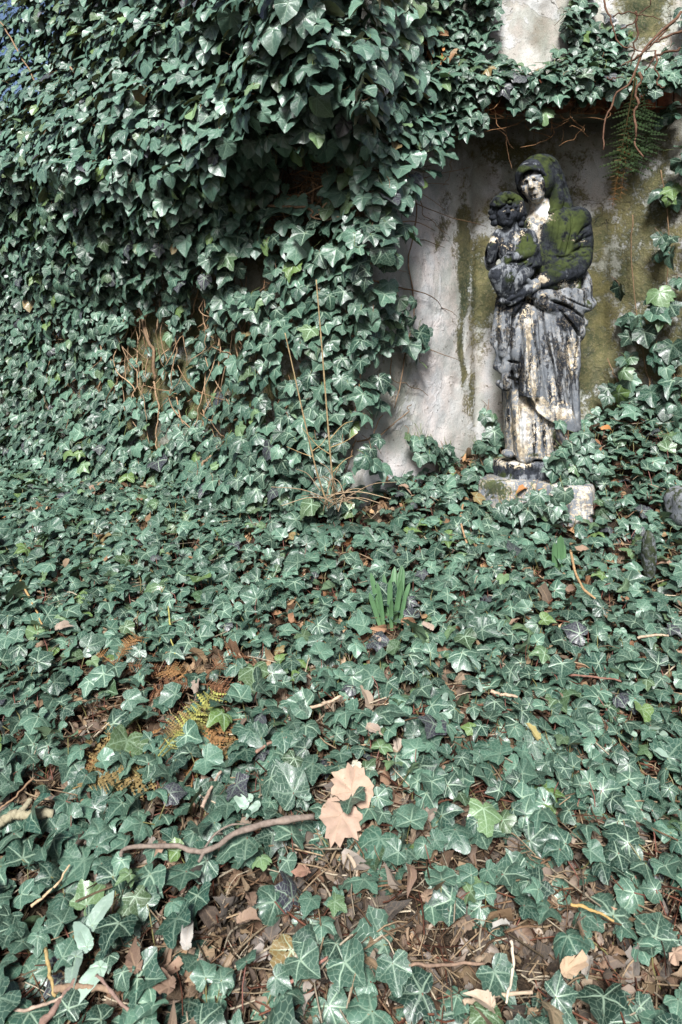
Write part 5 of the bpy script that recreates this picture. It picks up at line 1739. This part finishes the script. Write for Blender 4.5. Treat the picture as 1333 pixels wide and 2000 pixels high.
# ---------------------------------------------------------------- dead leaves one can tell apart
def dead(lab, px, py, size, tint, T=None, tilt=(0, -.25, 1), az=None, lift=.08, name="dead_leaf"):
    if T is None:
        size, tint, T = size * .74, np.array(tint) * .5 + np.mean(tint) * .22, T_DEAD[:10] if rng.random() < .6 else T_DEAD
        tilt = np.array(tilt) + rng.normal(0, .3, 3)
    p = on_ground(np.array([px], float), np.array([py], float), lift)
    az = rng.uniform(0, 6.28) if az is None else az
    tip = np.array([[math.cos(az), math.sin(az), 0]])
    me = leaf_mesh(name, T or T_DEAD, p, tip, np.array([tilt]) + rng.normal(0, .12, (1, 3)), np.array([size]), np.array([tint], float))
    tag(link(name, me, M['dead']), lab, "dead leaf")


T_BIG = [leaf_template(LR_BROAD * np.array([1, .93, 1.08, .93, 1.1, 1.0, 1.14, 1.0, 1.12, .98, 1.15, 1.25, 1.15, 1.3, 1.3, 1.3, 1]), .25, .12, .16, .05, .15)]
dead("large pale pinkish tan maple leaf lying flat on the ivy in the foreground", 688, 1546, .092, (.29, .205, .155), T_BIG, (0.05, -.55, 1), 1.5, .075, "maple_leaf")
dead("second pale tan maple leaf overlapping below the large flat one", 668, 1592, .086, (.25, .175, .135), T_BIG, (-.1, -.6, 1), 4.4, .07, "maple_leaf")
TAN, PALE_, GOLD, ORB, BRN, OLV = (.25, .15, .09), (.30, .22, .165), (.32, .17, .05), (.25, .11, .04), (.16, .09, .055), (.17, .125, .06)
for d in [
        ("orange brown dead leaf on the ivy at the far left of the middle ground", 208, 1094, .062, ORB), ("pale curled dead leaf on the ivy near the left edge", 112, 1227, .062, PALE_),
        ("small tan dead leaf above the bare patch left of the daffodils", 490, 1166, .046, TAN), ("orange brown leaf on bare litter left of the daffodil clump", 570, 1212, .05, ORB),
        ("large pale crumpled dead leaf beside the rust brown fern", 384, 1332, .072, PALE_), ("tan folded dead leaf on the ivy right of the daffodil clump", 1016, 1208, .066, TAN),
        ("pale upright dead leaf just below the daffodil clump", 740, 1252, .052, PALE_), ("golden brown leaf leaning on the right of the daffodil clump", 825, 1206, .07, GOLD),
        ("orange curled leaf tucked at the foot of the daffodil clump", 788, 1214, .06, ORB), ("pale straw leaf lying behind the golden brown leaf", 845, 1226, .05, PALE_),
        ("tan dead leaf in the ivy below the two dry stalks", 697, 1030, .06, TAN), ("brown dead leaf on the litter below the plinth shoots", 1110, 1152, .06, BRN),
        ("tan dead leaf among ivy right of the plinth shoots", 1148, 1070, .055, TAN), ("orange leaf in the ivy at the right below the plinth", 1222, 1170, .045, ORB),
        ("tan narrow dead leaf standing in the litter below the middle", 832, 1752, .065, TAN), ("white bleached scrap of dead leaf on the front litter", 992, 1808, .045, (.30, .28, .25)),
        ("tan curled dead leaf in the lower right litter", 1104, 1896, .072, (.44, .28, .15)), ("large olive brown dead leaf at the bottom edge right of centre", 1078, 1968, .105, OLV),
        ("long bleached dead leaf standing in the lower right litter", 1150, 1872, .055, (.28, .24, .2)), ("pale orange dead leaf beside the long crooked branch", 320, 1642, .048, (.38, .22, .13)),
        ("brown flat dead leaf in the litter below the branch", 492, 1762, .058, BRN), ("bleached white patchy dead leaf in the lower left litter", 364, 1846, .058, (.30, .28, .25)),
        ("orange brown dead leaf on the soil left of the plinth", 752, 938, .055, ORB), ("pale tan dead leaf near the foot of the plaster", 782, 948, .06, TAN),
        ("tan dead leaf on the ivy at far left under the wall", 178, 950, .062, TAN), ("brown leaf on the ivy in the left distance", 275, 975, .055, ORB),
        ("large brown dead leaf lying at the bottom left of centre", 330, 1925, .085, BRN), ("reddish brown curled leaf in the front litter", 600, 1700, .055, (.26, .12, .07)),
        ("tan dead leaf at the right edge in the middle ground", 1310, 1100, .06, TAN), ("curled tan dead leaf at the lower right edge", 1318, 1860, .07, (.42, .26, .16)),
        ("pale torn dead leaf among ivy above the maple leaves", 720, 1420, .055, PALE_), ("dark brown curled leaf in the ivy right of the maple leaves", 800, 1690, .055, BRN),
        ("light brown dead leaf on the ivy near the middle right", 1085, 1350, .055, TAN), ("orange rimmed yellowing leaf in the ivy at the right", 1050, 1440, .06, (.30, .24, .05)),
        ("pale round dead leaf on the ivy above the maple leaves", 697, 1490, .055, (.45, .42, .30)), ("brown leaf lying by the stout tan stick at lower left", 265, 1890, .07, BRN),
        ("tan curled leaf in front of the olive brown one at the bottom", 960, 1965, .065, (.45, .33, .22)), ("tan leaf on the litter at the lower middle left", 470, 1800, .06, TAN)]:
    dead(*d)
for lab, px, py, y, size, tint in [("orange brown dead leaf resting on top of the stone plinth", 1027, 951, 2.83, .055, ORB), ("tan dead leaf resting on the ivy right of the statue's base", 1130, 928, 2.84, .062, (.40, .22, .12)),
                                   ("orange leaf caught beside the statue's base on the right", 1125, 884, 2.9, .06, ORB), ("rust brown leaf on the mound right of the statue", 1160, 860, 2.98, .055, RB_), ("golden dead leaf on the plinth's front edge", 1056, 958, 2.8, .05, GOLD),
                                   ("brown leaf high on the mound right of the statue's skirt", 1178, 838, 3.0, .05, ORB)]:
    me = leaf_mesh("dead_leaf", T_DEAD, pos([px], [py], y), rng.normal(0, 1, (1, 3)), np.array([[0, -.6, 1.0]]), np.array([size]), np.array([tint]))
    tag(link("dead_leaf", me, M['dead']), lab, "dead leaf")

# ---------------------------------------------------------------- silver leaved nettles, stones
T_NET = templates(LR_OVAL * 1.35, 4, c=(.1, .3), f=(.05, .25), puff=.12, jit=.04, tw=.1, scale=1.0)


def nettle(lab, spots, size):
    P = on_ground(np.array([s[0] for s in spots], float), np.array([s[1] for s in spots], float), .07)
    root = tag(empty("silver_nettle", P[0] - [0, 0, .07]), lab, "plant")
    for p in P:
        az = rng.uniform(0, 6.28)
        tip = np.array([[math.cos(az), math.sin(az), -.2]])
        o = link("leaf", leaf_mesh("leaf", T_NET, p[None], tip, np.array([[0, -.35, 1.0]]) + rng.normal(0, .2, (1, 3)), np.array([size * rng.uniform(.8, 1.15)]), np.array([[.16, .22, .18]]) * rng.uniform(.6, 1.2)), M['adult_ivy'], root)
        mb = MB()
        mb.tube(curve([p + [0, .02, -.06], p + [0, .01, -.02], p], 6), .0012, 4, (.12, .14, .06))
        mb.build("stalk", M['blade'], root)


nettle("silver patterned nettle leaves among the ivy near the lower left corner", [(180, 1808), (148, 1868), (196, 1890), (170, 1850)], .042)
nettle("small silver patterned nettle leaves left of the maple leaves", [(490, 1560), (505, 1572), (560, 1562), (600, 1560), (540, 1550), (480, 1575)], .032)
nettle("silver streaked nettle leaves in the ivy at the right edge", [(1255, 1425), (1268, 1445), (1300, 1435), (1240, 1435), (1275, 1462)], .03)
nettle("pale silver nettle leaves right of the bare patch above the maple leaves", [(868, 1372), (880, 1400), (930, 1330), (940, 1322)], .028)


def rock(name, lab, c, r, seed, st, squ=2.4):
    u, w = np.meshgrid(np.linspace(0, 2 * np.pi, 40, endpoint=False), np.linspace(0.02, np.pi - .02, 24), indexing='ij')
    d = np.stack([np.cos(u) * np.sin(w), np.sin(u) * np.sin(w), np.cos(w)], -1)
    d = d / (np.abs(d) ** squ).sum(-1, keepdims=True) ** (1 / squ)
    v = d * (1 + .22 * (fbm(d * 2 + seed * 9, seed, 4) - .5))[..., None] * np.array(r) + np.array(c)
    i = (np.arange(40)[:, None] * 24 + np.arange(23)[None]).ravel()
    i2 = (((np.arange(40) + 1) % 40)[:, None] * 24 + np.arange(23)[None]).ravel()
    q = np.stack([i, i + 1, i2 + 1, i2], -1)
    v = v.reshape(-1, 3)
    tag(link(name, raw_mesh(name, v, [q], {"stain": np.tile(st, (len(v), 1))}), M['stone']), lab, "stone")


rock("grey_stone", "rounded grey stone at the right edge beside the plinth", pos(1364, 990, 2.62), (.11, .09, .075), 4, [.4, .3, .1], 3.6)
rock("mossy_stone", "narrow greenish standing stone right of the plinth in the ivy", pos(1268, 1085, 2.35), (.022, .03, .085), 5, [.6, .4, .0])
for o in list(bpy.data.objects):
    if o.type == 'MESH' and len(o.data.polygons) == 0:
        bpy.data.objects.remove(o)
